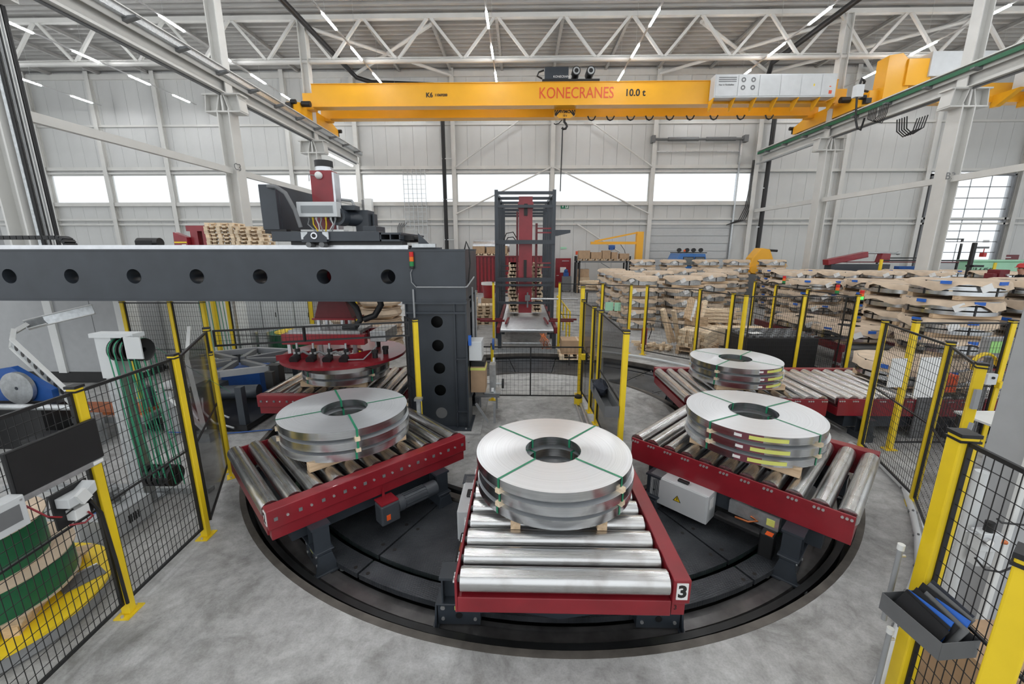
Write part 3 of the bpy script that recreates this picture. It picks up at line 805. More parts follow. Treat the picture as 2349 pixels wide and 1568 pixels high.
MB().box(-2.1,-.9,7.0,7.7,.03,.06).build('base_plate','anthracite',gan)
MB().cyl((-1.46,7.142,.33),(-1.46,7.132,.33),.105,24).build('hole_cover','mid_grey',gan)
for dx in (-.03,.03):
    pass
for x in (-1.0,-1.9): MB().cyl((x,7.03,.06),(x,7.03,.08),.018,8).build('anchor_bolt','bolt',gan)
# rear leg
MB().box(-2.0,-.96,8.5,8.52,.05,2.4).box(-.98,-.96,8.3,8.83,.05,2.4).box(-2.0,-1.98,8.3,8.83,.05,2.4).build('rear_column','anthracite',gan)
MB().box(-2.1,-.9,8.25,8.9,.03,.06).build('base_plate','anthracite',gan)
for z in (.4,1.4,2.1): MB().box(-1.0,-.97,7.6,8.3,z,z+.06).build('side_tie','anthracite',gan)
MB().box(-2.2,-.72,6.9,9.05,0,.03).build('grout_plinth','concrete',gan)
for x,z0,z1,y in ((-.92,.9,2.6,7.75),(-.93,.8,2.3,7.95),(-.9,1.4,2.5,8.15)): MB().cyl((x,y,z0),(x,y,z1),.018,8).build('conduit','grey_plastic',gan,40)
MB().tube([(-1.84,7.06,2.98),(-1.88,7.06,2.9),(-1.87,7.05,2.74),(-1.80,7.05,2.66)],.008,6).build('lamp_cable','grey_plastic',gan,60)
MB().cyl((-1.80,7.07,2.655),(-.97,7.07,2.655),.013,8).cyl((-1.85,7.05,2.62),(-1.85,7.05,2.12),.016,8).tube([(-.97,7.07,2.655),(-.93,7.1,2.66),(-.85,7.5,2.80)],.013,8).build('conduit','grey_plastic',gan,40)
MB().tube([(-.99,7.35,3.28),(-.95,7.3,3.42),(-.9,7.3,3.3),(-.89,7.3,3.05),(-.93,7.3,2.7)],.012,6).build('hose','black',gan,60)
# trolley
MB().box(-4.18,-2.36,7.03,7.25,3.42,3.58).build('trolley_beam','anthracite',gan,bevel=.008); MB().box(-4.18,-2.36,8.55,8.78,3.42,3.58).build('trolley_beam','anthracite',gan,bevel=.008)
MB().box(-2.36,-2.0,7.05,8.7,3.53,3.56).box(-2.36,-2.02,7.05,8.7,3.42,3.45).box(-2.36,-2.34,7.05,8.7,3.42,3.56).box(-2.2,-2.18,7.06,8.6,3.45,3.53).box(-2.04,-2.02,7.05,8.7,3.44,3.54).build('trolley_end','anthracite',gan)
MB().box(-4.1,-2.4,7.25,8.55,3.5,3.56).build('trolley_deck','anthracite',gan)
MB().box(-3.9,-2.0,7.1,7.4,3.36,3.42).build('trolley_skirt','black',gan)
wb = MB().prism([(-3.62,3.43),(-3.62,3.48),(-3.52,3.57),(-3.34,3.57),(-3.23,3.48),(-3.23,3.43)],'y',6.98,7.03).box(-3.64,-3.22,6.96,7.04,3.405,3.43).build('wheel_bracket','anthracite',gan)
MB().cyl((-3.43,6.98,3.51),(-3.43,6.96,3.51),.055,20).build('hub_ring','alu',wb,40)
MB().cyl((-3.43,6.965,3.51),(-3.43,6.95,3.51),.032,16).build('hub','black',wb,40)
MB().box(-3.66,-3.55,6.99,7.02,3.45,3.57).build('bracket_plate','galv',wb); MB().box(-3.30,-3.2,6.99,7.02,3.45,3.57).build('bracket_plate','galv',wb)
for x in (-3.54,-3.32): MB().cyl((x,6.97,3.365),(x,7.2,3.365),.045,16).build('rail_roller','mid_grey',wb,40)
MB().box(-2.03,-1.9,7.3,7.5,3.44,3.52).cyl((-2.0,7.6,3.47),(-1.85,7.6,3.47),.05,12).build('buffer','black',gan)
MB().prism([(-1.78,3.29),(-1.5,3.29),(-1.78,3.56)],'y',7.3,7.33).box(-1.9,-1.4,7.22,7.45,3.29,3.32).build('end_stop','anthracite',gan)
MB().box(-1.85,-1.45,7.12,7.2,3.32,3.38).build('chain_guide','galv',gan)
# dark motor box on the trolley
MB().box(-4.5,-4.21,7.35,7.45,3.62,4.37).build('cover_front','anthracite',gan,bevel=.01)
MB().prism([(7.45,3.62),(7.45,4.37),(8.9,4.37),(8.9,3.62)],'x',-4.5,-4.21).build('cover_box','anthracite',gan,bevel=.01)
MB().box(-4.48,-4.1,7.36,7.5,3.56,3.63).build('cover_foot','black',gan)
MB().tube([(-4.3,7.3,4.33),(-4.15,7.28,4.32),(-4.0,7.28,4.22),(-3.88,7.3,3.95),(-3.82,7.32,3.66)],.035,8).build('corrugated_hose','mid_grey',gan,60)
eb = MB().box(-3.9,-3.2,7.40,7.60,3.84,4.09).build('junction_box','cabinet',gan,bevel=.008)
MB().box(-3.83,-3.26,7.393,7.4,3.90,4.03).build('box_window','glass',eb); MB().box(-3.82,-3.27,7.396,7.4,3.905,4.025).build('box_inside','mid_grey',eb)
for k,x in enumerate((-3.75,-3.68,-3.62,-3.53,-3.45,-3.36,-3.28)):
    MB().cyl((x,7.5,3.84),(x,7.5,3.80),.018,8).tube([(x,7.5,3.80),(x-.02+.03*(k%3),7.48,3.72),(x+.10-.03*k,7.5,3.60)],.011,6).build('cable_gland',['grey_plastic','yellow','white'][k%3],eb)
MB().box(-3.92,-3.15,7.5,7.7,3.56,3.63).build('cable_tray','white',gan)
MB().box(-3.86,-3.47,7.92,8.2,2.3,4.69).build('mast','red',gan,bevel=.006)
MB().box(-3.47,-3.43,7.94,8.18,2.3,4.66).build('mast_rail','alu',gan)
MB().cyl((-3.65,8.06,4.69),(-3.65,8.06,4.76),.155,24).build('slip_ring','alu',gan,40); MB().cyl((-3.65,8.06,4.76),(-3.65,8.06,4.87),.16,24).build('mast_cap','black',gan,40)
MB().sphere((-3.69,7.9,4.6),.07,14,.95).build('mast_sensor','white',gan,60); MB().tube([(-3.74,7.9,4.6),(-3.87,7.9,4.61),(-3.88,7.91,4.5)],.008,5).build('sensor_cable','grey_plastic',gan)
mo = MB().cyl((-3.28,7.55,3.86),(-3.28,7.85,3.86),.155,24).cyl((-3.28,7.85,3.86),(-3.0,8.1,3.84),.14,24).box(-3.1,-2.86,7.95,8.3,3.56,4.0).box(-3.3,-3.0,7.7,7.95,3.98,4.06).build('hoist_motor','anthracite',gan,40)
MB().cyl((-3.28,7.55,3.86),(-3.28,7.545,3.86),.11,24).build('fan_grille','black',mo)
MB().box(-2.85,-2.6,7.6,8.1,3.56,3.70).box(-2.84,-2.8,8.1,8.3,3.56,3.95).build('drive_box','anthracite',gan,bevel=.01)
MB().tube([(-3.4,8.1,4.2),(-3.2,8.1,4.18),(-3.1,8.0,4.05),(-3.1,7.9,4.02)],.025,8).build('motor_hose','grey_plastic',gan,60)
# signal lamp on the beam
sl = thing('signal_lamp','red amber and green signal tower fixed to the gantry beam','signal lamp',(-1.85,7.05,3.0))
for z0,z1,mt in ((3.17,3.25,'signal_red'),(3.09,3.17,'signal_orange'),(3.01,3.09,'signal_green')): MB().cyl((-1.85,7.05,z0),(-1.85,7.05,z1-.003),.036,16).build('lens',mt,sl,40)
MB().cyl((-1.85,7.05,2.97),(-1.85,7.05,3.01),.04,16).cyl((-1.85,7.05,2.99),(-1.85,7.1,2.99),.03,10).build('socket','black',sl,40)
# energy chain lying on the beam
ec = thing('energy_chain','black cable drag chain curving over the left end of the gantry beam','cable chain',(-9,7.75,3.29))
pts = [(-12,7.75,3.50),(-8.6,7.75,3.50)] + [(-8.6+.16*math.sin(a),7.75,3.34+.16*math.cos(a)) for a in (.4,.8,1.2,1.57)]
for a,b in zip(pts,pts[1:]):
    L = (Vector(b)-Vector(a)).length; k = max(1,int(L/.12))
    for j in range(k):
        p = Vector(a).lerp(Vector(b),(j+.05)/k); q = Vector(a).lerp(Vector(b),(j+.95)/k); MB().bar(p,q,.2,.07).build('chain_link','black',ec)
# gripper
gr = thing('coil_gripper','round red vacuum gripper disc with black suction valves under the gantry','gripper',(-3.47,7.85,1.26))
gx, gy = -3.47, 7.85
MB().lathe([(.33,1.26),(1.16,1.26),(1.16,1.31),(.33,1.31)],(gx,gy,0),96).build('gripper_disc','red',gr,40)
MB().box(gx-1.02,gx+.55,7.45,7.62,1.54,1.74).box(gx-1.02,gx+.55,8.1,8.27,1.54,1.74).build('cross_beam','red',gr,bevel=.006)
MB().box(gx-.9,gx+.45,7.50,8.2,1.74,1.80).build('valve_terminal','galv',gr)
MB().prism([(-3.90,2.35),(-3.40,2.35),(-3.28,1.98),(-4.02,1.98)],'y',7.85,8.25).build('mast_foot','dark_red',gr); MB().box(-4.05,-3.22,7.8,8.3,1.95,1.985).build('foot_plate','red',gr)
for x in (-3.95,-3.48):
    for y in (7.86,8.2): MB().cyl((x,y,1.78),(x,y,1.95),.04,14).build('guide_column','alu',gr,40)
MB().box(gx+.62,gx+.92,7.55,8.3,1.58,1.78).build('valve_block','galv',gr,bevel=.01)
MB().bar((gx-.98,7.15,1.36),(gx-.45,7.55,1.36),.03,.10).build('stiffener_rib','red',gr); MB().bar((gx+.25,7.1,1.36),(gx+.6,7.6,1.36),.06,.10).build('stiffener_rib','red',gr)
for x in (-.95,-.35,.3): MB().box(gx+x,gx+x+.06,7.5,7.56,1.31,1.54).build('spacer_post','alu',gr)
vp = None
for k in range(4):
    x = gx-.62+k*.30
    v = MB().cyl((x,7.18,1.365),(x,7.06,1.34),.075,16).cyl((x,7.24,1.31),(x,7.24,1.52),.045,12).build('suction_valve','black',gr,40)
    MB().cyl((x,7.24,1.52),(x,7.24,1.62),.02,8).box(x-.06,x+.06,7.2,7.28,1.42,1.46).build('valve_fitting','galv',v)
    if k < 3: MB().tube([(x+.04,7.24,1.44),(x+.12,7.22,1.47),(x+.2,7.22,1.42),(x+.26,7.24,1.40)],.024,8).build('vacuum_hose','mid_grey',v,60)
for (x,y) in ((.75,7.4),(.85,7.7),(.5,8.3),(-.2,8.45)): MB().cyl((gx+x,y,1.31),(gx+x,y,1.42),.05,12).box(gx+x-.05,gx+x+.05,y-.04,y+.04,1.40,1.46).build('suction_valve','black',gr,40)
MB().tube([(gx+.3,7.12,1.34),(gx+.6,7.2,1.33),(gx+.75,7.5,1.5),(gx+.7,7.6,1.62)],.014,6).build('air_hose','grey_plastic',gr,60)
MB().tube([(-3.3,7.75,2.40),(-3.12,7.7,2.2),(-3.05,7.68,1.98),(-3.15,7.65,1.85),(-3.4,7.7,1.82)],.06,10).tube([(-2.72,7.8,2.45),(-2.68,7.8,2.25),(-2.8,7.75,2.05),(-3.0,7.7,1.98)],.06,10).build('cable_hose','black',gr,60)
# ------------------------------------------------------------------ yellow and black safety fence
def fence_post(t, x, y, h=2.2, rz=0.0, w=.075, cap=True, base=True):
    d = Vector((math.cos(rz),math.sin(rz),0)); n = Vector((-d.y,d.x,0))
    p = MB().obox((x,y,h/2+.006),(w,w,h-.012),rz).build('post','yellow',t,bevel=.008)
    if cap:
        MB().obox((x,y,h+.006),(w+.012,w+.012,.022),rz).build('post_cap','black',p)
        MB().obox((x,y,h-.03),(w+.014,w+.014,.014),rz).build('clamp_band','black',p)
    if base:
        b = MB().obox((x,y,.006),(w+.11,w+.06,.012),rz).build('foot_plate','yellow',p)
        for s in (-1,1):
            c = Vector((x,y,.012)) + d*s*(w/2+.035); MB().cyl(c,c+Vector((0,0,.02)),.012,8).build('anchor_bolt','bolt',b)
    return p

def fence_panel(t, p0, p1, z0=.12, z1=2.17, sv=.05, sh=.10, mid=(1.12,), kind='mesh', wire=.0019, inset=.05):
    a = Vector((p0[0],p0[1],0)); b = Vector((p1[0],p1[1],0)); d = (b-a).normalized(); L = (b-a).length
    a = a + d*inset; b = b - d*inset; L = (b-a).length
    up = Vector((0,0,1))
    f = MB()
    for q in (a,b): f.bar(q+up*z0,q+up*z1,.028,.022,d)
    for z in (z0+.012,z1-.012): f.bar(a+up*z,b+up*z,.022,.026)
    for z in mid: f.bar(a+up*z,b+up*z,.018,.016)
    o = f.build('panel_frame','black',t)
    if kind == 'mesh':
        m = MB(); k = max(2,int(L/sv))
        def w(p,q):
            dd,s,u = mat_basis(q-p,(d.x,d.y,0) if abs((q-p).normalized().z) > .9 else (0,0,1)); r = wire
            m.add([p-s*r-u*r,p+s*r-u*r,p+s*r+u*r,p-s*r+u*r,q-s*r-u*r,q+s*r-u*r,q+s*r+u*r,q-s*r+u*r],[(0,1,5,4),(1,2,6,5),(2,3,7,6),(3,0,4,7)])
        for i in range(1,k): w(a+d*(L*i/k)+up*z0, a+d*(L*i/k)+up*z1)
        k2 = max(2,int((z1-z0)/sh))
        for i in range(1,k2): w(a+up*(z0+(z1-z0)*i/k2), b+up*(z0+(z1-z0)*i/k2))
        m.build('wire_mesh','black',o,kind='stuff')
    else:
        m = MB(); m.bar(a+up*(z0+z1)/2,b+up*(z0+z1)/2,.004,z1-z0-.02); m.build('tinted_sheet','tinted_sheet',o)
    return o

def fence(label, pts, kinds, group='yellow and black safety fences', h=2.2, posts=None, z0=.12, sv=.05, w=.075, base=True):
    c = pts[0]; t = thing('safety_fence',label,'fence',(c[0],c[1],0),group)
    for i,(x,y) in enumerate(pts):
        if posts is not None and not posts[i]: continue
        q = pts[min(i+1,len(pts)-1)]; p = pts[max(i-1,0)] if i == len(pts)-1 else pts[i]
        if i == len(pts)-1: p, q = pts[i-1], pts[i]
        fence_post(t,x,y,h,math.atan2(q[1]-p[1],q[0]-p[0]),w,base=base)
    for i,k in enumerate(kinds):
        if k: fence_panel(t,pts[i],pts[i+1],z0,h-.03,sv,kind=k)
    return t
fence('safety fence in the left foreground with a monitor on it', [(-3.55,1.9),(-3.63,3.11),(-3.69,4.15)], ['mesh','mesh'])
fence('dark tinted fence panel behind the left foreground fence', [(-3.70,4.24),(-4.44,5.62)], ['sheet'], posts=[False,True])
# narrow panel bridging the carriages
t = thing('bridge_panel','narrow mesh panel spanning above the left carriages to the gantry column','fence',(-4.44,5.62,1.9),'yellow and black safety fences')
fence_panel(t,(-4.42,5.64),(-1.75,6.46),1.93,2.17,.05,.08,mid=())
q = Vector((-4.42,5.64,0)).lerp(Vector((-1.75,6.46,0)),.44); MB().bar((q.x,q.y-.02,1.94),(q.x,q.y-.02,2.16),.06,.02,(1,0,0)).build('panel_joint','black',t)
fence('yellow post with dark panel in front of the gantry column', [(-1.69,6.46),(-2.02,7.0)], ['mesh'], posts=[True,False], sv=.05)
fence('hinged yellow gate edge beside the dark tinted left panel', [(-4.34,5.50),(-4.28,5.42)], [], posts=[False,True], h=1.9, w=.04)
# island fence right of the gantry
t = fence('tinted fence on the turntable island carrying a grey tray', [(1.45,5.57),(1.46,7.45),(1.44,8.05),(1.38,9.05)], ['sheet','sheet','sheet'])
fence_post(t,1.36,9.12,2.5,0,.085)
lg = thing('low_gate','low black mesh gate across the passage on the island','gate',(-.75,8.75,0))
fence_panel(lg,(-.95,8.75),(1.38,8.75),.08,1.22,.085,.12,mid=(),inset=.02)
MB().bar((.22,8.75,.08),(.22,8.75,1.22),.03,.02,(0,1,0)).build('middle_bar','black',lg); MB().box(1.05,1.07,8.72,8.76,.8,1.05).build('gate_handle','black',lg)
fence('short yellow post at the left end of the low gate', [(-.62,8.7),(-.6,8.7)], [], posts=[True,False], h=1.28, w=.06)
# rear fences
fence('fence left of the stacker infeed beyond the turntable', [(-.94,14.05),(-.95,14.2)], [], posts=[True,False])
fence('fence post right of the stacker infeed beyond the turntable', [(1.30,13.9),(2.66,13.5)], ['mesh'], posts=[True,False], sv=.05)
fence('rear safety fence curving in front of the timber piles', [(2.66,13.5),(3.45,13.0),(3.90,12.85),(5.06,11.74),(5.40,10.58),(5.52,10.2)], ['mesh','', 'mesh','mesh','mesh'], sv=.05)
fence('safety fence behind the infeed conveyor in front of the black battery box', [(5.60,10.2),(6.92,10.2),(8.22,10.22)], ['mesh','mesh'], sv=.05, posts=[False,True,True])
fence('safety fence running back beside the outfeed line', [(8.10,10.35),(8.08,11.8),(8.07,13.26),(8.09,14.5)], ['mesh','mesh','mesh'], sv=.05, posts=[False,True,True,True])
# right hand side
fence('curved safety fence along the right of the turntable', [(5.72,6.5),(5.18,4.95),(4.50,3.97)], ['mesh','mesh'], sv=.05)
fence('fence gate in the right foreground beside the grey tray', [(2.70,2.38),(2.54,1.15)], ['mesh'], w=.10)
fence('safety fence along the right infeed with a notice board', [(6.22,6.52),(7.72,6.54),(9.3,6.56)], ['mesh','mesh'], sv=.05)
# left rear
fence('row of yellow posts behind the strapping machine', [(-8.6,8.67),(-7.58,8.7),(-6.87,8.71)], ['mesh','mesh'], sv=.05)
fence('left rear mesh fence in front of the wrapped stacks', [(-7.4,10.2),(-5.3,10.2),(-4.6,11.3)], ['mesh','mesh'], sv=.06)
fence('mesh fence behind the gantry column', [(-3.0,11.2),(-2.45,11.2),(-2.1,11.2)], ['mesh','mesh'], sv=.06)
# ------------------------------------------------------------------ strapping corner on the left
ba = thing('reel_turntable','round yellow reel table with grey rim in the left corner','turntable',(-4.75,2.95,0))
MB().lathe([(.0,.02),(.78,.02),(.78,.16),(.0,.16)],(-4.75,2.95,0),64).build('base_drum','grey_plastic',ba,40)
MB().lathe([(.0,.16),(.83,.16),(.83,.19),(.0,.19)],(-4.75,2.95,0),64).build('yellow_disc','yellow',ba,40)
MB().obox((-4.22,3.28,.196),(.20,.30,.008),-.5).build('inspection_plate','mid_grey',ba); MB().obox((-4.32,3.34,.205),(.02,.28,.02),-.5).build('plate_rib','alu',ba)
pb = thing('pallet','square timber pallet under the green strapping reel','pallet',(-4.75,2.95,.19))
for k in (-.42,0,.42): MB().obox((-4.75+k*.9,2.95+k*.42,.235),(.10,1.0,.09),.43).build('bearer','wood',pb)
for k in range(5): MB().obox((-4.75-.17*(k-2)*.45,2.95+.2*(k-2),.29),(1.05,.15,.02),.43).build('deck_board','wood',pb)
def reel(z0,z1,r,lab):
    t = thing('strap_reel',lab,'strap reel',(-4.75,2.95,z0),'green strapping reels')
    MB().lathe([(.2,z0+.012),(r,z0+.012),(r,z1-.012),(.2,z1-.012)],(-4.75,2.95,0),72).build('wound_strap','green',t,40)
    MB().lathe([(.2,z0),(r+.02,z0),(r+.02,z0+.012),(.2,z0+.012)],(-4.75,2.95,0),48).build('bottom_board','kraft',t,40)
    MB().lathe([(.2,z1-.012),(r+.025,z1-.012),(r+.025,z1),(.2,z1)],(-4.75,2.95,0),48).build('top_board','kraft',t,40)
    return t
r1 = reel(.30,.60,.60,'lower green strapping reel with beige cover on the yellow table')
MB().obox((-4.27,2.56,.46),(.012,.07,.26),-.68,.55).build('cardboard_strip','cardboard',r1); MB().obox((-4.255,2.575,.46),(.008,.06,.24),-.68,-.4).build('cardboard_strip','cardboard',r1)
reel(.601,.98,.47,'upper green strapping reel behind the white junction box')
mon = thing('monitor','flat black monitor with silver lower bezel hung on the left fence','monitor',(-3.57,2.8,1.55))
MB().box(-3.565,-3.53,2.50,3.12,1.55,1.93).build('screen_body','black',mon,bevel=.006); MB().box(-3.529,-3.526,2.51,3.11,1.59,1.92).build('screen','black',mon)
MB().box(-3.57,-3.522,2.50,3.12,1.545,1.588).build('lower_bezel','galv',mon); MB().box(-3.522,-3.52,3.02,3.10,1.552,1.58).build('badge','paper',mon)
MB().box(-3.60,-3.565,2.7,2.9,1.7,1.8).build('wall_mount','black',mon)
wb = thing('junction_box','white junction box with clear window on the left fence','junction box',(-3.56,2.4,1.40))
MB().box(-3.575,-3.47,2.24,2.50,1.40,1.63).build('housing','cabinet',wb,bevel=.008); MB().box(-3.470,-3.466,2.27,2.46,1.455,1.575).build('window','mid_grey',wb); MB().cyl((-3.47,2.475,1.60),(-3.465,2.475,1.60),.008,8).build('screw','bolt',wb)
cp = thing('control_plate','black mounting plate with scanner and socket on the left fence','control panel',(-3.59,2.85,1.16))
MB().box(-3.595,-3.58,2.72,2.99,1.16,1.46).build('mounting_plate','black',cp)
MB().prism([(2.74,1.34),(2.88,1.34),(2.96,1.37),(2.96,1.46),(2.88,1.42),(2.74,1.42)],'x',-3.58,-3.47).build('scanner_holder','cabinet',cp,bevel=.006); MB().obox((-3.46,2.84,1.39),(.03,.08,.10),0,.4).build('scanner','white',cp)
MB().box(-3.58,-3.50,2.79,2.90,1.20,1.29).build('socket_box','white',cp,bevel=.006)
MB().tube([(-3.49,2.87,1.23),(-3.48,2.89,1.18),(-3.5,2.84,1.15),(-3.56,2.78,1.17)],.008,6).build('red_cable','red',cp); MB().tube([(-3.52,2.66,1.50),(-3.5,2.62,1.35),(-3.52,2.7,1.28),(-3.52,2.8,1.30)],.006,5).build('black_cable','black',cp)
MB().tube([(-3.55,2.55,1.5),(-3.5,2.62,1.36),(-3.5,2.70,1.30)],.007,5).build('red_cable','red',cp); MB().tube([(-3.56,2.96,1.27),(-3.57,3.03,1.1),(-3.58,3.06,.6),(-3.58,3.07,.14)],.014,6).build('down_cable','black',cp)
# strap dispenser column
sp = thing('strap_dispenser','grey strap dispenser column with black pulleys and green straps','strap dispenser',(-5.02,4.82,0))
MB().box(-5.10,-4.94,4.74,4.90,.01,2.02).build('column','galv',sp); MB().box(-5.12,-4.92,4.72,4.92,1.75,2.28).build('column_head','cabinet',sp)
MB().box(-5.16,-4.62,4.70,4.86,2.26,2.31).build('top_arm','cabinet',sp); MB().box(-4.66,-4.645,4.60,4.80,2.03,2.29).build('bearing_plate','cabinet',sp)
MB().box(-4.66,-4.45,4.60,4.615,2.03,2.29).build('bearing_plate','cabinet',sp)
for k in range(5):
    x = -4.90+k*.075
    for (cz,cy,nm2) in ((2.10,4.78,'pulley'),(.36,4.86,'floor_pulley')):
        p = MB().lathe([(.03,-.012),(.125,-.012),(.14,-.024),(.14,.024),(.125,.012),(.03,.012)],(0,0,0),32).build(nm2,'black',sp,50,local=True); p.matrix_local = Matrix.Translation((x+5.02,cy-4.82,cz)) @ Matrix.Rotation(PI/2,4,'Y')
    pts = [(x,4.73,.36),(x,4.64,2.06)] + [(x,4.78+.143*math.cos(t_),2.10+.143*math.sin(t_)) for t_ in [PI-i*.35 for i in range(10)]] + [(x,4.92,2.06),(x,4.99,.36)]
    m = MB()
    for q0,q1 in zip(pts,pts[1:]): m.bar(q0,q1,.016,.003,(0,1,0) if abs(q1[2]-q0[2]) > abs(q1[1]-q0[1]) else (0,0,1))
    m.build('green_strap','green_strap',sp)
for k in range(5):
    x0 = -4.86+.09*k; MB().bar((x0,4.66,2.0),(x0+.03*k,4.75,.30),.014,.003,(0,1,0)).build('green_strap','green_strap',sp)
MB().bar((-4.55,4.9,2.1),(-4.15,5.5,1.3),.02,.004).build('green_strap','green_strap',sp)
MB().box(-5.2,-4.86,4.66,4.98,0,.02).build('foot_plate','galv',sp)
fb = thing('floor_cabinet','low grey floor cabinet with air slots beside the strap dispenser','cabinet',(-4.80,4.28,0))
MB().box(-5.02,-4.66,3.98,4.55,.005,.30).build('housing','enclosure',fb,bevel=.01)
for k in range(5): MB().box(-4.66,-4.655,4.22+k*.03,4.235+k*.03,.10,.20).build('air_slot','black',fb)
MB().box(-5.0,-4.9,4.3,4.42,.30,.46).box(-4.92,-4.80,4.32,4.40,.38,.44).build('valve_unit','mid_grey',fb,bevel=.01); MB().box(-4.98,-4.86,4.12,4.24,.30,.33).build('blue_tray','blue',fb)
ca = thing('floor_channel','galvanised floor channel running past the floor cabinet','cable duct',(-5.4,5.1,0)); MB().box(-7.2,-4.3,5.0,5.12,.0,.06).build('channel','galv',ca); MB().box(-7.2,-4.3,4.99,5.0,.0,.08).build('lip','galv',ca)
# large machine enclosure
en = thing('machine_enclosure','large smooth grey machine enclosure with white corner posts at the far left','enclosure',(-12,11,0))
MB().box(-15,-9.75,9.65,10.8,.30,3.0).build('housing','enclosure',en); MB().box(-11.5,-11.30,9.60,9.65,.28,3.0).build('corner_post','white',en); MB().box(-9.75,-9.45,9.60,9.9,.28,3.0).build('corner_post','white',en)
MB().box(-15,-9.8,9.68,10.7,.02,.30).build('plinth','black',en)
for x in (-13.2,-10.4): MB().box(x,x+.01,9.645,9.65,.3,3.0).build('panel_joint','mid_grey',en)
# perforated strap arm
ar = thing('strap_guide_arm','bent white perforated guide arm rising above the left fence','guide arm',(-8.0,6.7,.05))
A = [(-7.35,6.4,.55),(-9.25,7.1,1.62),(-9.42,7.3,1.78),(-9.40,7.5,1.88),(-9.25,7.7,1.94),(-8.55,8.0,2.12)]
for a,b in zip(A,A[1:]):
    d,s,u = mat_basis(Vector(b)-Vector(a),(.35,1,0))
    MB().bar(Vector(a)+s*.09,Vector(b)+s*.09,.018,.07,(.35,1,0)).build('arm_flange','white',ar); MB().bar(a,b,.18,.015,(.35,1,0)).build('arm_web','galv',ar)
    MB().bar(Vector(a)-s*.09,Vector(b)-s*.09,.018,.07,(.35,1,0)).build('arm_flange','white',ar)
d,s,u = mat_basis(Vector(A[1])-Vector(A[0]),(.35,1,0))
for k in range(11):
    c = Vector(A[0]).lerp(Vector(A[1]),.05+.088*k) ; MB().cyl(c-u*.012,c+u*.012,.055,14).build('arm_hole','text_black',ar)
MB().box(-7.5,-7.2,6.3,6.5,0,.55).build('arm_stand','galv',ar)
# feeder machines near the floor at the far left
fm = thing('strap_feeder','blue and black strap feeder machine behind the left fence','feeder machine',(-8.2,6.2,0))
MB().box(-9.2,-7.9,6.2,6.9,.0,.72).build('machine_bed','black',fm); MB().prism([(-9.2,.75),(-8.0,.75),(-8.0,.95),(-8.6,1.35),(-9.2,1.25)],'y',6.5,6.6).build('blue_guard','blue',fm)
MB().lathe([(.03,-.03),(.28,-.03),(.28,.03),(.03,.03)],(0,0,0),28).build('reel','galv',fm,40,local=True).matrix_local = Matrix.Translation((-8.5+8.2,6.45-6.2,1.0)) @ Matrix.Rotation(PI/2,4,'X')
MB().cyl((-8.9,6.1,.80),(-7.0,6.1,.80),.05,12).build('crossbar','galv',fm,40); MB().box(-8.3,-6.6,6.6,7.3,.30,.42).build('slide_bed','galv',fm); MB().box(-8.2,-6.7,6.7,7.2,.42,.47).build('copper_guides','copper',fm)
MB().box(-7.6,-7.0,5.6,6.0,.0,.45).build('gear_housing','black',fm); MB().box(-9.3,-9.0,5.6,5.9,0,1.0).build('grey_stand','grey_plastic',fm)
# reel turner frame with motors
rt = thing('reel_tilting_machine','dark steel reel tilting machine with open star frame and blue body','machine',(-5.95,8.2,0))
for a in range(8):
    an = a*PI/4+.2; MB().bar((-6.1+.15*math.cos(an),8.5+.15*math.sin(an),.93),(-6.1+1.25*math.cos(an),8.5+1.05*math.sin(an),.93),.09,.10).build('star_arm','mid_grey',rt)
    bn = an+PI/4; MB().bar((-6.1+1.2*math.cos(an),8.5+1.0*math.sin(an),.93),(-6.1+1.2*math.cos(bn),8.5+1.0*math.sin(bn),.93),.10,.12).build('rim_bar','grey_plastic',rt)
MB().box(-6.7,-5.5,8.2,8.8,.25,.80).build('blue_body','blue',rt); MB().box(-6.9,-6.1,7.35,7.9,.70,.78).build('cover_plate','cabinet',rt)
MB().cyl((-5.7,7.35,.62),(-5.05,7.45,.62),.13,16).box(-6.15,-5.7,7.15,7.55,.45,.80).build('drive_motor','anthracite',rt,40)
MB().box(-6.9,-5.0,6.9,9.6,.05,.14).build('base_frame','black',rt)
for x,y in ((-6.8,7.0),(-5.1,7.0),(-5.1,8.9),(-6.8,9.4)): MB().box(x-.06,x+.06,y-.06,y+.06,.0,.86).build('leg','anthracite',rt)
MB().box(-5.15,-4.9,7.9,8.1,.1,1.0).box(-5.0,-4.85,7.6,7.7,.6,.95).build('switch_post','black',rt)
MB().tube([(-5.9,7.1,.6),(-5.8,6.95,.4),(-5.6,6.9,.2),(-5.2,6.85,.12)],.02,6).tube([(-5.6,7.15,.5),(-5.5,6.95,.35),(-5.3,6.9,.3)],.018,6).build('hose','galv',rt); MB().tube([(-6.3,6.7,.1),(-5.4,6.8,.03),(-4.6,7.0,.03)],.012,5).build('blue_hose','blue',rt)
sh = thing('strapping_head','upright white strapping lance leaning beside the tilting machine','strapping head',(-5.9,6.85,.1))
MB().bar((-6.75,8.1,1.75),(-6.15,7.2,1.30),.06,.03).bar((-6.15,7.2,1.30),(-5.55,6.6,.2),.07,.03).bar((-5.55,6.6,.2),(-6.2,6.75,.75),.06,.05).build('lance','white',sh); MB().cyl((-6.05,6.8,.8),(-5.7,6.7,.35),.04,10).build('air_cylinder','alu',sh,40); MB().box(-5.7,-5.4,6.5,6.7,.0,.16).build('stand','galv',sh)
MB().box(-6.45,-6.15,6.8,7.0,.02,.85).box(-6.35,-6.1,6.72,6.85,.55,.85).build('valve_bank','galv',sh)
gs = thing('green_roll_reel','upright green strap reel with yellow top behind the gripper','strap reel',(-6.4,11.2,0))
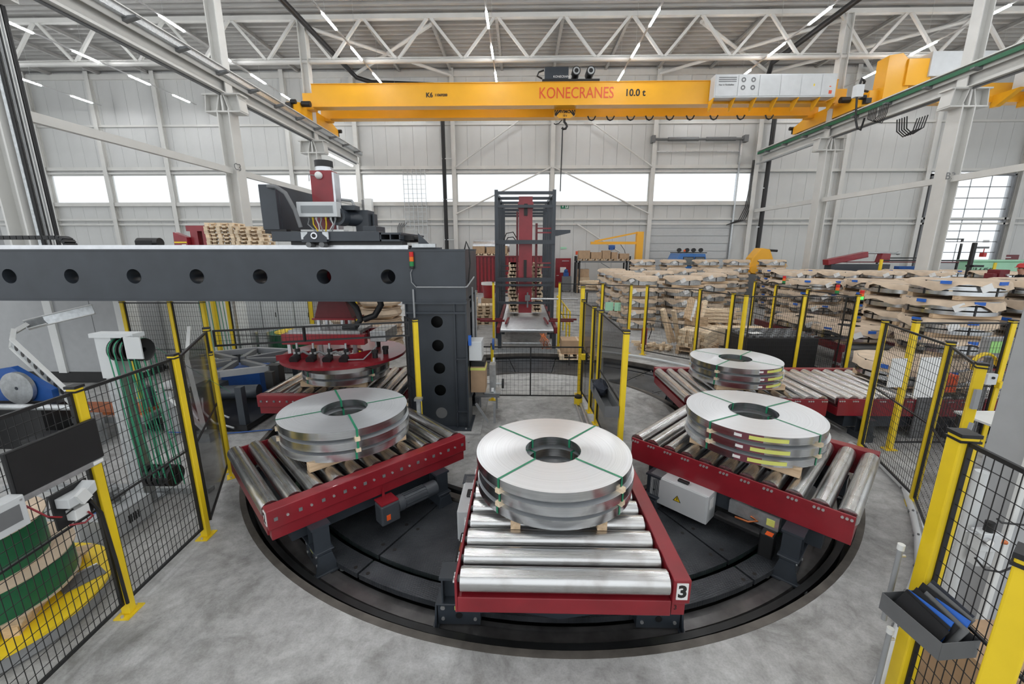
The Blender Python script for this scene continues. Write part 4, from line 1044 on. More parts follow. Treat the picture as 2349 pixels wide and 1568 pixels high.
MB().lathe([(.0,.25),(.66,.25),(.66,1.02),(.0,1.02)],(-6.4,11.3,0),48).build('wound_strap','green',gs,40); MB().lathe([(.18,1.02),(.5,1.02),(.5,1.04),(.18,1.04)],(-6.4,11.3,0),40).build('top_board','yellow',gs,40); MB().box(-7.1,-5.7,10.7,11.9,.0,.25).build('base','mid_grey',gs)
for x in (-7.05,-6.75): MB().box(x-.05,x+.05,10.5,10.6,0,1.15).build('guide_post','galv',gs)
s2 = thing('strap_dispenser','second strap dispenser with hanging green straps behind the tilting machine','strap dispenser',(-7.9,10.9,0))
MB().box(-7.55,-7.42,10.4,10.5,0,2.55).build('column','galv',s2); MB().cyl((-8.3,10.5,2.42),(-7.7,10.5,2.42),.17,20).build('pulley','black',s2,40); MB().box(-8.0,-7.93,10.4,10.5,.05,2.3).build('yellow_guide','yellow',s2)
for k in range(8): MB().bar((-8.35+.09*k,10.45,2.4),(-8.3+.09*k,10.45,.3),.02,.004,(0,1,0)).build('green_strap','green_strap',s2)
MB().box(-8.5,-7.4,10.3,10.7,0,.05).build('foot','mid_grey',s2)
# cabinets and stored goods behind
c1 = thing('control_cabinet','wide pale control cabinet with boxes on top behind the yellow posts','cabinet',(-9.0,10.9,0)); MB().box(-10.2,-8.15,10.9,12.0,.1,2.12).build('body','white',c1,bevel=.02); MB().box(-10.2,-8.15,10.92,12,.0,.1).build('plinth','black',c1)
bx = thing('carton','red and white carton lying on the wide pale cabinet','carton',(-9.4,11.2,2.12)); MB().box(-9.6,-9.0,11.0,11.3,2.12,2.30).build('box','cardboard',bx); MB().box(-9.3,-9.02,10.995,11.0,2.14,2.28).build('red_print','red',bx)
c2 = thing('control_cabinet','tall light grey control cabinet with dark door seams and handles','cabinet',(-7.6,12.6,0)); MB().box(-9.2,-6.6,12.7,13.4,.0,2.4).build('body','enclosure',c2)
for k in range(5): MB().box(-9.18+k*.52,-8.70+k*.52,12.67,12.7,.12,2.35).build('door','cabinet',c2)
for k in range(3): MB().cyl((-8.75+k*1.04,12.66,1.2),(-8.75+k*1.04,12.66,1.35),.012,6).build('handle','black',c2)
for k,(x,y,n) in enumerate(((-6.0,14.2,6),(-4.6,13.4,6),(-3.1,13.8,5))):
    t = thing('paper_bundle',['paper packed bundle stack left of the air bottle','paper packed bundle stack behind the gripper','paper packed bundle stack behind the gantry column'][k],'stack',(x,y,0),'paper packed bundle stacks')
    for j in range(n):
        z = .02+j*.36; MB().box(x-.45,x+.45,y-.4,y+.4,z,z+.07).build('timber','wood',t)
        MB().lathe([(0,z+.07),(.62,z+.07),(.66,z+.15),(.60,z+.30),(.66,z+.33),(0,z+.36)],(x,y,0),16).build('paper_bundle_layer','kraft',t)
MB().box(-6.3,-5.7,13.9,14.4,2.19,2.45).build('foam_box','cabinet',bpy.data.objects['paper_bundle'])
ab = thing('air_bottle','slim red gas bottle beside the paper bundles','gas bottle',(-5.35,12.3,0)); MB().cyl((-5.35,12.3,0),(-5.35,12.3,1.75),.11,14).cyl((-5.35,12.3,1.75),(-5.35,12.3,1.92),.05,10).build('bottle','dark_red',ab,40)
# pallets and red steel frames seen above the gantry beam
rf = thing('red_steel_frame','red welded steel frame with hazard stripes seen over the gantry beam','steel frame',(-13.6,17.3,0))
MB().box(-13.9,-11.9,18.4,18.7,2.5,4.05).build('back_plate','red',rf) if False else None
for x0,x1,z0,z1 in ((-13.75,-12.9,4.0,4.22),(-13.6,-13.3,2.6,4.0),(-13.1,-12.9,2.6,4.0)): MB().box(x0,x1,17.2,17.7,z0,z1).build('frame_member','red',rf)
MB().prism([(-14.2,3.0),(-13.62,3.0),(-13.62,3.75),(-14.15,3.95)],'y',17.0,17.3).build('side_cheek','red',rf); MB().box(-14.15,-13.64,16.985,17.0,3.52,3.58).build('hazard_tape','yellow',rf); MB().box(-13.85,-13.68,16.985,17,3.35,3.47).build('rating_plate','paper',rf)
MB().box(-14.2,-12.9,17.0,17.8,.0,2.6).build('frame_base','red',rf)
def pallet_stack(x, y, n, lab, w=1.2, d=.8, rz=0.0, mat='pale_wood', z0=0.0, grp='empty pallet stacks'):
    g = thing('pallet_stack',lab,'pallets',(0,0,0),grp)
    for k in range(n):
        z = z0+k*.144
        ox = random.uniform(-.04,.04); oy = random.uniform(-.04,.04)
        p = MB()
        for j in (-1,0,1): p.box(ox-w/2,ox+w/2,oy+j*(d/2-.06)-.05,oy+j*(d/2-.06)+.05,z,z+.022)
        for j in (-1,0,1):
            for i in (-1,0,1): p.box(ox+i*(w/2-.07)-.07,ox+i*(w/2-.07)+.07,oy+j*(d/2-.06)-.05,oy+j*(d/2-.06)+.05,z+.022,z+.10)
        for i in range(5): p.box(ox-w/2+i*(w-.14)/4,ox-w/2+.14+i*(w-.14)/4,oy-d/2,oy+d/2,z+.10,z+.142)
        p.build('pallet',mat,g)
    g.location = (x,y,0); g.rotation_euler = (0,0,rz); return g
pallet_stack(-12.25,17.4,30,'tall stack of pale empty pallets seen over the gantry beam',1.1,.9,.08)
pallet_stack(-11.02,17.4,29,'second tall pale pallet stack next to the gantry motor box',1.1,.9,-.06)
dm = thing('dark_motor_unit','small black motor unit peeking over the gantry beam','motor',(-8.3,9.0,3.29)); MB().cyl((-7.95,8.65,3.42),(-7.5,8.65,3.42),.10,14).box(-7.95,-7.6,8.55,8.8,3.36,3.46).build('motor','black',dm,40)
# ------------------------------------------------------------------ paper covered coil packs stacked on timber
def paper_mesh(seed, R=.86, hole=False):
    rnd = random.Random(seed); n = 40; m = MB()
    ph = [rnd.uniform(0,6.28) for _ in range(6)]
    def wav(a): return .5*math.sin(3*a+ph[0]) + .35*math.sin(5*a+ph[1]) + .3*math.sin(8*a+ph[2])
    rings = []
    for r, kind in ((.26,0),(.5,0),(R-.06,0),(R-.01,1),(R+.02,2)):
        row = []
        for i in range(n):
            a = 2*PI*i/n; w = wav(a)
            if kind == 0: row.append((r*math.cos(a),r*math.sin(a),.006+(.012*w if r > .7 else .004*w)))
            elif kind == 1: rr = r+.02*w; row.append((rr*math.cos(a),rr*math.sin(a),-.03+.03*w))
            else: rr = r+.06*w+.02*math.sin(11*a+ph[3]); row.append((rr*math.cos(a),rr*math.sin(a),-.14+.10*w))
        rings.append(row)
    vs = [p for row in rings for p in row]; fs = []
    for k in range(len(rings)-1):
        for i in range(n): fs.append((k*n+i,(k+1)*n+i,(k+1)*n+(i+1)%n,k*n+(i+1)%n))
    if not hole: fs.append(tuple(range(n)))
    m.add(vs,fs); return m
def pack_proto(kind, seed, R=.80, hole=False):
    t = thing('wrapped_coil_pack','','coil pack',(0,0,0))
    for y in (-.46,.46): MB().box(-.64,.64,y-.06,y+.06,0,.10).build('timber','wood',t)
    if kind == 'thick':
        MB().lathe([(.26,.10),(R-.1,.10),(R-.1,.42),(.26,.42)],(0,0,0),40).build('coil_ring','galv',t,40); top = .42; rr = R-.1
    else:
        n = 3 if kind == 'thin' else 2; z = .10; h = .085 if n == 3 else .12
        for k in range(n): MB().lathe([(.28,z),(R,z),(R,z+h),(.28,z+h)],(0,0,0),40).build('coil_ring','coil_side',t,40); z += h+.03
        top = z-.03; rr = R
        for k in range(4):
            a = .5+k*PI/2
            for j in range(n-1): MB().obox(((R-.04)*math.cos(a),(R-.04)*math.sin(a),.10+h+j*(h+.03)+.015),(.10,.06,.03),a).build('spacer','pale_wood',t)
    for k in range(4):
        a = -1.65+k*PI/2; MB().obox(((rr+.006)*math.cos(a),(rr+.006)*math.sin(a),(top+.10)/2),(.006,.035,top-.10),a).build('black_band','black',t)
    p = paper_mesh(seed,rr+.05,hole).build('paper_cover','kraft',t,60); p.location = (0,0,top)
    MB().obox(((rr+.075)*math.cos(-2.0),(rr+.075)*math.sin(-2.0),top-.13),(.008,.20,.15),-2.0,.5).build('paper_label','paper',t)
    if kind == 'thin':
        for a in (-2.75,-1.65): MB().obox(((rr+.075)*math.cos(a),(rr+.075)*math.sin(a),top-.03),(.03,.18,.07),a).build('blue_tape','tape_blue',t)
    return t, top+.022
PK = {}
for i,(kd,sd) in enumerate((('thick',1),('thick',2),('thin',3),('thin',4),('mid',5),('mid',6))):
    PK.setdefault(kd,[]).append(pack_proto(kd,sd))
used = set(); ORD = ['first','second','third','fourth','fifth','sixth','seventh','eighth']
LEV = ['top','second','third','fourth','bottom']
def pack_stack(x, y, n, kd, row, k, nrow):
    z = 0.0
    for j in range(n):
        pr, h = PK[kd][(j+k) % 2]
        if pr.name in used: o = copy_tree(pr)
        else: o = pr; used.add(pr.name)
        o.location = (x+random.uniform(-.03,.03),y+random.uniform(-.03,.03),z); o.rotation_euler = (0,0,random.uniform(-.25,.25))
        lv = n-1-j
        tag(o,'%s paper covered coil pack, %s stack from the left in the %s row' % (LEV[lv] if lv < 4 else 'lowest',ORD[k],row),'coil pack','paper covered coil packs, '+row+' row'); z += h
ROWDEF = [('nearest right','thin',9.95,[(10.2,6),(12.2,6)]),
          ('second right','mid',12.4,[(11.25,6),(13.2,6),(15.15,6)]),
          ('third right','thin',15.9,[(11.2,5),(13.2,5),(15.2,5),(17.2,5)]),
          ('fourth right','mid',18.9,[(12.1,6),(14.05,6),(16.0,6),(18.0,6),(20.95,6)]),
          ('far right','thin',23.4,[(14.3,5),(16.4,5),(21.0,5),(23.2,5)]),
          ('front left','thick',17.4,[(4.95,5),(6.75,5)]),
          ('second left','thick',19.4,[(5.0,5),(8.7,5)]),
          ('third left','thick',21.4,[(5.05,5),(7.0,5),(10.2,5)]),
          ('fourth left','thick',23.6,[(5.1,5),(9.0,5),(11.0,5)]),
          ('far left','thick',26.4,[(7.6,6),(9.5,6),(11.5,6),(13.4,6),(15.6,6)])]
for row,kd,y,L in ROWDEF:
    for k,(x,n) in enumerate(L): pack_stack(x,y,n,kd,row,k,len(L))
# packs on the red outfeed line
of = thing('outfeed_line','long dark red outfeed conveyor behind the rear fence','conveyor',(9.3,12.6,0))
for x in (8.55,10.05): MB().box(x-.05,x+.05,10.8,15.0,.62,.82).build('side_beam','dark_red',of)
for k in range(20): MB().cyl((8.6,10.95+k*.21,.70),(10.0,10.95+k*.21,.70),.06,10).build('roller','mid_grey',of,40)
for x in (8.6,10.0):
    for y in (11.0,12.8,14.7): MB().box(x-.06,x+.06,y-.06,y+.06,0,.62).build('leg','dark_red',of)
MB().box(8.5,8.56,10.8,15,.25,.31).build('lower_rail','galv',of)
o1, h1 = pack_proto('mid',11,.82,True); o1.location = (9.3,13.55,.765); tag(o1,'paper covered coil with open eye on the outfeed line','coil pack')
o2, h2 = pack_proto('thin',12,.82,True); o2.location = (9.3,11.7,.765); tag(o2,'paper covered coil pack at the near end of the outfeed line','coil pack')
o3, h3 = pack_proto('thin',13,.80); o3.location = (7.62,CY0+.1,.765); tag(o3,'paper covered coil pack on the static infeed rollers behind the right fence','coil pack')
inf2 = copy_tree(inf); inf2.location = (9.38,CY0+.02,0); tag(inf2,'second static infeed roller conveyor behind the notice board fence','roller conveyor')
# timber piles behind the rear fence
tm = {}
def timber(L, w, h, loc, rz, lab, grp, mat='pale_wood', rx=0.0, ry=0.0):
    k = (L,w,h,mat)
    if k not in tm: tm[k] = MB().box(-L/2,L/2,-w/2,w/2,-h/2,h/2).build('timber',mat); o = tm[k]
    else: o = inst(tm[k],'timber',(0,0,0))
    o.location = loc; o.rotation_euler = (rx,ry,rz); return tag(o,lab,'timber',grp)
pallet_stack(5.75,13.15,2,'low pallets under the squared timber pile',1.2,1.0,.9,'wood')
for r in range(5):
    for c in range(8):
        a = .9; p = Vector((5.75,13.15)) + Vector((math.cos(a+PI/2),math.sin(a+PI/2)))*(c*.112-.39+random.uniform(-.006,.006)) + Vector((math.cos(a),math.sin(a)))*random.uniform(-.12,.06)
        timber(1.15,.10,.10,(p.x,p.y,.34+r*.102),a,'squared timber in the pallet pile behind the rear fence','squared timbers in the pallet pile')
for r in range(5):
    for c in range(4):
        timber(1.9,.13,.11,(7.15+random.uniform(-.1,.1),13.35+c*.16,.25+r*.115),-.08,'long pale board in the high stack behind the battery box','long boards behind the battery box')
for r in range(4):
    for c in range(3): timber(1.5,.12,.10,(6.9+random.uniform(-.3,.3),14.55+c*.2,.25+.12*r+.55),random.uniform(-.05,.05),'loose board on top of the timber stacks','loose boards on the stacks')
pallet_stack(7.1,13.7,1,'pallet under the long boards behind the battery box',1.6,1.0,0,'wood'); pallet_stack(6.9,14.75,5,'pallets under the loose boards',1.6,.8,.05,'wood')
for k in range(26):
    timber(random.choice((.35,.45)),.09,.08,(4.45+random.uniform(-.5,.5),13.55+random.uniform(-.3,.35),.045+.08*(k//9)),random.uniform(0,3),'short timber offcut on the floor by the fire extinguisher','timber offcuts on the floor')
for k,(x,y,a) in enumerate(((4.95,13.9,.15),(5.1,14.1,-.2),(5.25,13.8,.3))): timber(1.3,.12,.10,(x,y,.72),.4+a,'timber post leaning on the pile behind the rear fence','leaning timber posts',ry=1.15)
cr_ = thing('tilted_crate','tilted brown crate with white stripe leaning on the timber pile','crate',(5.9,13.9,.9))
MB().obox((5.75,13.75,1.28),(.55,.12,.75),.25,-.3,.45).build('board_panel','wood',cr_); MB().obox((5.73,13.66,1.30),(.09,.03,.74),.25,-.3,.45).build('white_stripe','paper',cr_); MB().obox((6.05,13.8,1.25),(.10,.2,.78),.25,-.3,.45).build('edge_timber','pale_wood',cr_); MB().obox((5.85,13.7,.85),(.5,.5,.5),.3).build('support_block','wood',cr_)
# fire extinguisher
fe = thing('fire_extinguisher','red fire extinguisher standing behind the rear fence','extinguisher',(4.06,13.35,0)); MB().cyl((4.06,13.35,.02),(4.06,13.35,.75),.09,16).cyl((4.06,13.35,.75),(4.06,13.35,.85),.09,16,.03).build('cylinder','red',fe,40); MB().cyl((4.06,13.35,.85),(4.06,13.35,.92),.03,8).box(4.0,4.16,13.33,13.37,.9,.93).build('valve','black',fe); MB().tube([(4.08,13.35,.88),(4.22,13.33,.92),(4.28,13.32,.7),(4.2,13.32,.4)],.014,6).build('hose','black',fe,60)
# black battery box
bb = thing('battery_box','large black traction battery with cable terminals behind the infeed fence','battery',(7.0,11.2,0)); MB().box(6.0,7.85,10.75,12.0,.02,1.0).build('trough','black',bb,bevel=.02)
for k in range(10):
    for j in range(5): MB().cyl((6.12+k*.18,10.87+j*.25,1.0),(6.12+k*.18,10.87+j*.25,1.05),.045,8).box(6.12+k*.18-.02,6.12+k*.18+.14,10.86+j*.25,10.9+j*.25,1.03,1.05).build('cell_terminal','grey_plastic' if (k+j)%2 else 'mid_grey',bb)
MB().obox((6.35,11.1,1.07),(.35,.2,.006),.3).build('paper_sheet','paper',bb)
# signal towers by the fence
for i,(x,y,z,lit) in enumerate(((8.28,13.26,2.2,0),(8.28,11.0,2.12,0),(8.30,10.22,2.05,1))):
    t = thing('signal_lamp',['red amber green signal tower on the far outfeed fence post','signal tower on the outfeed fence panel','signal tower with lit green lens on the fence corner post'][i],'signal lamp',(x,y,z))
    for k,mt in enumerate(('signal_green_lit' if lit else 'signal_green','signal_orange','signal_red')): MB().cyl((x,y,z+k*.075+.04),(x,y,z+k*.075+.112),.045,14).build('lens',mt,t,40)
    MB().cyl((x,y,z),(x,y,z+.04),.05,14).box(x-.2,x,y-.02,y+.02,z,z+.03).build('socket','black',t)
# glass notices on the fence
t = thing('notice_board','pale notice sheets hanging on the rear fence by the passage','notice',(2.9,13.3,1.4)); MB().box(2.72,2.98,13.28,13.29,1.35,1.62).build('sheet','mint',t); MB().box(3.0,3.2,13.2,13.21,1.35,1.62).build('sheet','mint',t)
# ------------------------------------------------------------------ stacker tower behind the turntable
st = thing('stacker_tower','tall dark grey pallet stacker tower with red lifting mast','stacker',(.15,17,0))
x0, x1 = -.88, 1.15
for k,y in enumerate((15.2,16.8,18.4,20.0,21.6)):
    for x in (x0,x1): MB().box(x-.06,x+.06,y-.06,y+.06,.02,5.3).build('upright','anthracite',st)
    for z in (5.2,4.75 if k == 0 else 4.9): MB().box(x0,x1,y-.05,y+.05,z-.05,z+.05).build('cross_bar','anthracite',st)
for z in (3.53,2.2): MB().box(x0-.05,x1+.05,15.08,15.2,z-.07,z+.07).build('front_bar','anthracite',st)
for z in (2.0,1.35): MB().box(x0,x1,15.1,15.2,z-.04,z+.04).build('thin_bar','anthracite',st)
for z in (5.2,): 
    for x in (x0,x1): MB().box(x-.05,x+.05,15.2,21.6,z-.05,z+.05).build('long_bar','anthracite',st)
for k in range(7):
    for z in (1.4+.2*k,): MB().box(x0,x0+.7,16.8,16.84,z,z+.05).box(x1-.6,x1,16.8,16.84,z,z+.05).build('fork_arm','anthracite',st)
m = MB().box(-.09,.40,15.35,15.65,.95,5.1).build('lifting_mast','red',st); MB().box(-.18,-.11,15.5,15.7,1.6,4.6).box(.52,.60,15.6,15.8,1.4,4.2).build('guide_rail','dark_red',m)
MB().box(-.12,.43,15.3,15.7,4.7,4.9).build('mast_clamp','red',m); MB().box(.1,.22,15.28,15.35,4.45,4.85).box(.1,.2,15.28,15.34,2.1,2.9).build('guide_block','black',m)
for z in (4.0,3.85,2.75,2.6): MB().box(.6,1.1,15.7,15.76,z,z+.05).build('red_arm','red',st)
MB().prism([(1.2,3.95),(1.75,3.95),(1.75,3.85),(1.3,3.75),(1.2,3.75)],'y',15.2,15.5).build('side_bracket','anthracite',st)
MB().tube([(-.7,15.8,3.5),(-.55,15.8,3.85),(-.3,15.8,3.9),(-.12,15.8,3.6)],.02,6).tube([(-.65,15.8,3.4),(-.5,15.8,3.7),(-.3,15.8,3.72),(-.12,15.8,3.5)],.02,6).build('hose_arch','black',st)
MB().cyl((.24,15.0,1.75),(.24,15.0,1.2),.03,8).box(.15,.33,14.95,15.1,1.45,1.65).build('clamp_cylinder','mid_grey',st)
MB().cyl((.35,14.2,1.62),(1.95,14.05,1.62),.03,8).build('light_barrier_tube','alu',st)
def pstack(n,x,y,lab): return pallet_stack(x,y,n,lab,.36,.9,0,z0=.90)
pstack(13,-.30,16.3,'narrow timber frames stacked left of the red mast').location.z = 0
pstack(13,.62,16.3,'narrow timber frames stacked right of the red mast')
rc = thing('outfeed_roller_conveyor','pale roller conveyor with dark red side rails leading into the stacker','roller conveyor',(.2,15.5,0))
for k in range(38):
    y = 13.2+k*.16; MB().cyl((-.66,y,.70),(1.06,y,.70),.065,12).build('roller','alu',rc,40)
for x in (-.74,1.14): MB().box(x-.05,x+.05,13.2,19.4,.60,.80).build('side_rail','dark_red',rc)
for x in (-.70,1.10):
    for y in (13.35,16.0,19.0): MB().box(x-.06,x+.06,y-.06,y+.06,0,.60).build('leg','anthracite',rc)
MB().cyl((-.6,13.3,.25),(1.0,13.3,.25),.03,8).box(-.9,1.3,13.0,13.1,.0,.12).build('lower_tie','galv',rc)
for s,x in ((-1,-.66),(1,1.06)):
    MB().box(min(x-s*.1,x+s*.75),max(x-s*.1,x+s*.75),14.0,14.1,.84,.90).box(min(x,x+s*.9),max(x,x+s*.9),14.35,14.42,.84,.90).build('centering_arm','dark_red',rc); MB().bar((x-s*.16,13.6,.86),(x-s*.22,14.7,.86),.06,.06).build('centering_rail','dark_red',rc)
rb = thing('strap_waste','tangled waste straps hanging under the conveyor end','waste straps',(.85,13.1,.1))
for k in range(12): MB().tube([(.75+random.uniform(-.15,.15),13.1,.62),(.8+random.uniform(-.2,.2),13.0,.4),(.85+random.uniform(-.2,.2),13.05,.1)],.008,4).build('strap_end','copper',rb)
# yellow hand rail right of the conveyor
hr = thing('hand_rail','yellow tubular hand rail right of the stacker conveyor','railing',(1.9,16,0))
for y in (14.6,15.6,16.8,18.2,19.8): MB().cyl((1.75,y,0),(1.75,y,1.1),.03,8).build('rail_post','yellow',hr,40)
for z in (1.1,.6): MB().cyl((1.75,14.6,z),(1.75,19.8,z),.03,8).build('rail_bar','yellow',hr,40)
# container with goods
co = thing('red_container','dark red corrugated container behind the stacker tower','container',(-1.2,32.5,0))
MB().box(-5.6,2.2,31.6,33.8,.02,2.75).build('body','dark_red',co)
rib = MB().box(-.07,.07,-.05,0,.1,2.68).build('rib','red',co,local=True)
for k in range(28):
    o = rib if k == 0 else inst(rib,'rib',(0,0,0),co); o.location = (-5.5+k*.28+1.2,31.6-32.5,0)
MB().box(-5.62,2.22,31.5,31.6,2.66,2.78).box(-5.62,2.22,31.5,31.6,.0,.1).build('edge_rail','dark_red',co)
def carton(x,y,z,w,d,h,lab,mat='cardboard'):
    t = thing('carton',lab,'carton',(x,y,z),'cartons on shelf and container'); MB().box(x-w/2,x+w/2,y-d/2,y+d/2,z,z+h-.02).build('box',mat,t); MB().box(x-.03,x+.03,y-d/2-.002,y+d/2,z+h-.03,z+h-.018).build('tape','kraft',t); return t
for k,(x,w,h) in enumerate(((-3.2,.9,.55),(-2.2,.8,.5),(-1.4,.7,.6))):
    pallet_stack(x,31.95,1,['flat pallet at the left on the red container','middle pallet on the red container','right pallet on the red container'][k],1.0,.7,0,z0=2.79); carton(x,31.95,2.94,w,.6,h,['low carton at the left end of the red container','middle carton on the red container','taller carton on the red container near the tower'][k])
dr = thing('duct_roll','silver ribbed duct roll lying on the red container','duct',(-2.6,32.8,2.78)); MB().cyl((-3.7,32.9,3.5),(-.9,32.9,3.5),.45,20).build('duct','alu',dr,40)
MB().box(-3.6,-1.0,32.5,33.3,2.785,3.06).build('cradle','wood',dr)
for k in range(9): MB().cyl((-3.6+k*.32,32.9,3.5),(-3.55+k*.32,32.9,3.5),.47,20).build('duct_ring','alu',dr,40)
bk_ = thing('bucket','red bucket with white rim standing on the container side pallets','bucket',(-2.3,20.0,0)); MB().cyl((-1.55,20,.98),(-1.55,20,1.6),.26,20,.33).build('pail','red',bk_,40); MB().lathe([(.31,1.6),(.37,1.6),(.37,1.72),(.31,1.72)],(-1.55,20,0),20).build('rim','white',bk_,40); MB().box(-1.9,-1.1,19.6,20.4,.0,.97).build('carton_base','cardboard',bk_)
pallet_stack(-2.35,17.0,15,'stack of empty pallets left of the stacker tower',1.0,.9,.05); pallet_stack(1.75,12.55,1,'single pallet on the floor right of the stacker conveyor',1.2,.8)
carton(1.75,12.55,.146,1.0,.6,.45,'flat carton on the single pallet right of the stacker')
pallet_stack(-1.7,18.4,6,'lower pallet stack beside the stacker upright',.8,.8,.1)
# jib crane and shelf
jb = thing('jib_crane','yellow wall jib crane with hoist beside the sectional door','crane',(8.9,32.5,0)); MB().box(8.75,9.25,32.3,32.7,0,4.55).build('post','crane_yellow',jb); MB().box(5.3,9.0,32.4,32.6,3.62,3.82).build('arm','crane_yellow',jb); MB().bar((5.6,32.5,3.85),(8.9,32.5,4.5),.1,.12).build('tie_bar','crane_yellow',jb)
MB().box(6.75,7.05,32.35,32.65,3.2,3.55).cyl((6.7,32.5,3.4),(7.15,32.5,3.4),.16,12).build('chain_hoist','blue',jb,40); MB().cyl((6.9,32.5,3.2),(6.9,32.5,2.4),.02,6).build('chain','galv',jb); MB().tube([(7.6,32.5,3.6),(7.9,32.5,3.2),(8.0,32.5,2.9)],.02,5).build('pendant_cable','black',jb)
sf = thing('shelf_rack','dark steel shelf rack carrying pallets and cartons below the jib','shelf',(6,32,0))
for x in (4.15,4.4,7.9,8.15): 
    for y in (31.6,32.4): MB().box(x-.05,x+.05,y-.05,y+.05,0,2.75 if x in (4.15,8.15) else 2.4).build('shelf_post','black',sf)
MB().box(4.1,8.2,31.55,32.45,2.28,2.40).build('shelf_board','mid_grey',sf); MB().bar((6,31.6,2.25),(7.5,31.6,1.4),.05,.05).build('brace','mid_grey',sf)
for k,x in enumerate((4.72,5.68,6.64,7.58)): pallet_stack(x,32.0,1,['first','second','third','fourth'][k]+' pallet from the left on the dark shelf rack',.95,.75,0,'wood',z0=2.41)
for k,(x,w,h) in enumerate(((4.75,.85,.62),(5.65,.8,.5),(6.4,.6,.62),(7.0,.45,.5),(7.75,.7,.4))): carton(x,32.0,2.56,w,.6,h,['wide','long low','tall square','small','flat'][k]+' carton on the dark shelf rack')
carton(4.75,32.0,1.2,.8,.6,.6,'carton on the timber rest under the dark shelf rack'); MB().box(4.3,5.2,31.65,32.35,0,1.19).build('timber_rest','wood',sf)
pl = thing('tool_trolley','blue tool trolley standing beside the red door','trolley',(3.5,32.6,0)); MB().box(3.2,3.9,32.4,32.9,.1,1.2).build('body','mid_grey',pl); MB().box(3.3,3.7,32.45,32.8,1.2,1.5).sphere((3.5,32.6,1.6),.16,10).build('grinder','blue',pl,50)
for x in (3.25,3.85): MB().cyl((x,32.5,.06),(x,32.55,.06),.06,10).build('wheel','black',pl)
# timber bench pile
tb = thing('work_bench','dark work bench loaded with short timber beside the red door','bench',(4.6,25.5,0)); MB().box(3.9,5.4,25.0,26.2,.72,.8).build('top','mid_grey',tb)
for x in (4.0,5.3):
    for y in (25.1,26.1): MB().box(x-.04,x+.04,y-.04,y+.04,0,.72).build('leg','black',tb)
tg = thing('timber_heap','heap of short pale timber on the dark work bench','timber',(4.6,25.5,.8),)
for k in range(40): MB().obox((4.0+random.random()*1.3,25.1+random.random()*1.0,.86+.08*(k//6)),(.9,.1,.08),random.uniform(-.5,.5)).build('timber_piece','pale_wood',tg)
# blue truck
tr = thing('blue_truck','blue truck cab with roof rack and spot lamps before the sectional door','truck',(11.9,30.5,0))
MB().prism([(10.65,1.0),(13.0,1.0),(13.0,2.2),(12.85,2.95),(11.1,2.98),(10.75,2.2)],'y',29.6,31.6).build('cab','truck_blue',tr,bevel=.05)
for a,b in ((11.35,12.0),(12.15,12.75)): MB().box(a,b,29.56,29.6,2.15,2.7).build('rear_window','glass',tr); MB().box(a-.04,b+.04,29.57,29.6,2.11,2.74).build('window_seal','black',tr)
MB().box(10.7,13.0,29.7,33.5,.5,1.0).build('chassis','black',tr)
for y in (30.2,33.0):
    for x in (10.8,12.9): MB().cyl((x-.15,y,.5),(x+.15,y,.5),.5,20).build('tyre','rubber',tr,40)
MB().cyl((10.95,29.8,3.02),(13.0,29.8,3.02),.03,6).cyl((10.95,31.2,3.02),(13.0,31.2,3.02),.03,6).build('roof_rack','black',tr)
for x in (11.05,11.6,12.05,12.55): l = MB().cyl((x,29.7,3.2),(x,29.85,3.2),.14,14).cyl((x,29.8,3.02),(x,29.8,3.1),.02,6).build('spot_lamp','black',tr,40)
MB().sphere((11.42,29.75,3.15),.08,10).build('beacon','orange',tr,50)
for s,x in ((-1,10.45),(1,13.15)): MB().box(x-.1,x+.1,29.8,30.0,1.9,2.5).box(min(x,x-s*.3),max(x,x-s*.3),29.88,29.92,2.45,2.5).build('mirror','black',tr,bevel=.02)
yl = thing('yellow_lift_head','glossy yellow lifting machine head beyond the coil stacks','lifting machine',(16,29.5,0))
MB().prism([(15.4,1.6),(17.3,1.6),(17.2,2.6),(16.9,3.25),(16.3,3.35),(15.8,2.7)],'y',29,29.9).build('housing','crane_yellow',yl,bevel=.06); MB().box(15.2,17.7,28.8,30.2,0,1.6).build('base','mid_grey',yl); MB().cyl((16.9,29.4,3.2),(17.6,29.4,3.15),.08,10).build('hose_nozzle','black',yl,40); MB().box(14.5,15.2,29,29.3,2.0,2.1).box(17.7,18.1,29,29.3,1.7,2.3).build('guard_rail','crane_yellow',yl)
MB().cyl((15.9,29,1.9),(15.9,28.9,1.9),.25,16).build('side_hub','crane_yellow',yl,40)
rp = thing('red_boom','dark red hydraulic boom lying above the right coil stacks','boom',(20,28,0)); MB().bar((19.2,26.9,2.45),(21.6,26.9,2.95),.5,.35).build('arm','red',rp,bevel=.03); MB().cyl((21.6,26.9,3.05),(23.6,26.9,3.02),.07,10).sphere((23.6,26.9,3.02),.12,10).build('piston','galv',rp,40); MB().prism([(22.4,2.5),(23.0,2.5),(23.0,3.0),(22.5,3.0)],'y',26.7,27.1).build('bracket','red',rp); MB().box(19.4,23,26.6,27.2,0,2.35).build('trestle','anthracite',rp)
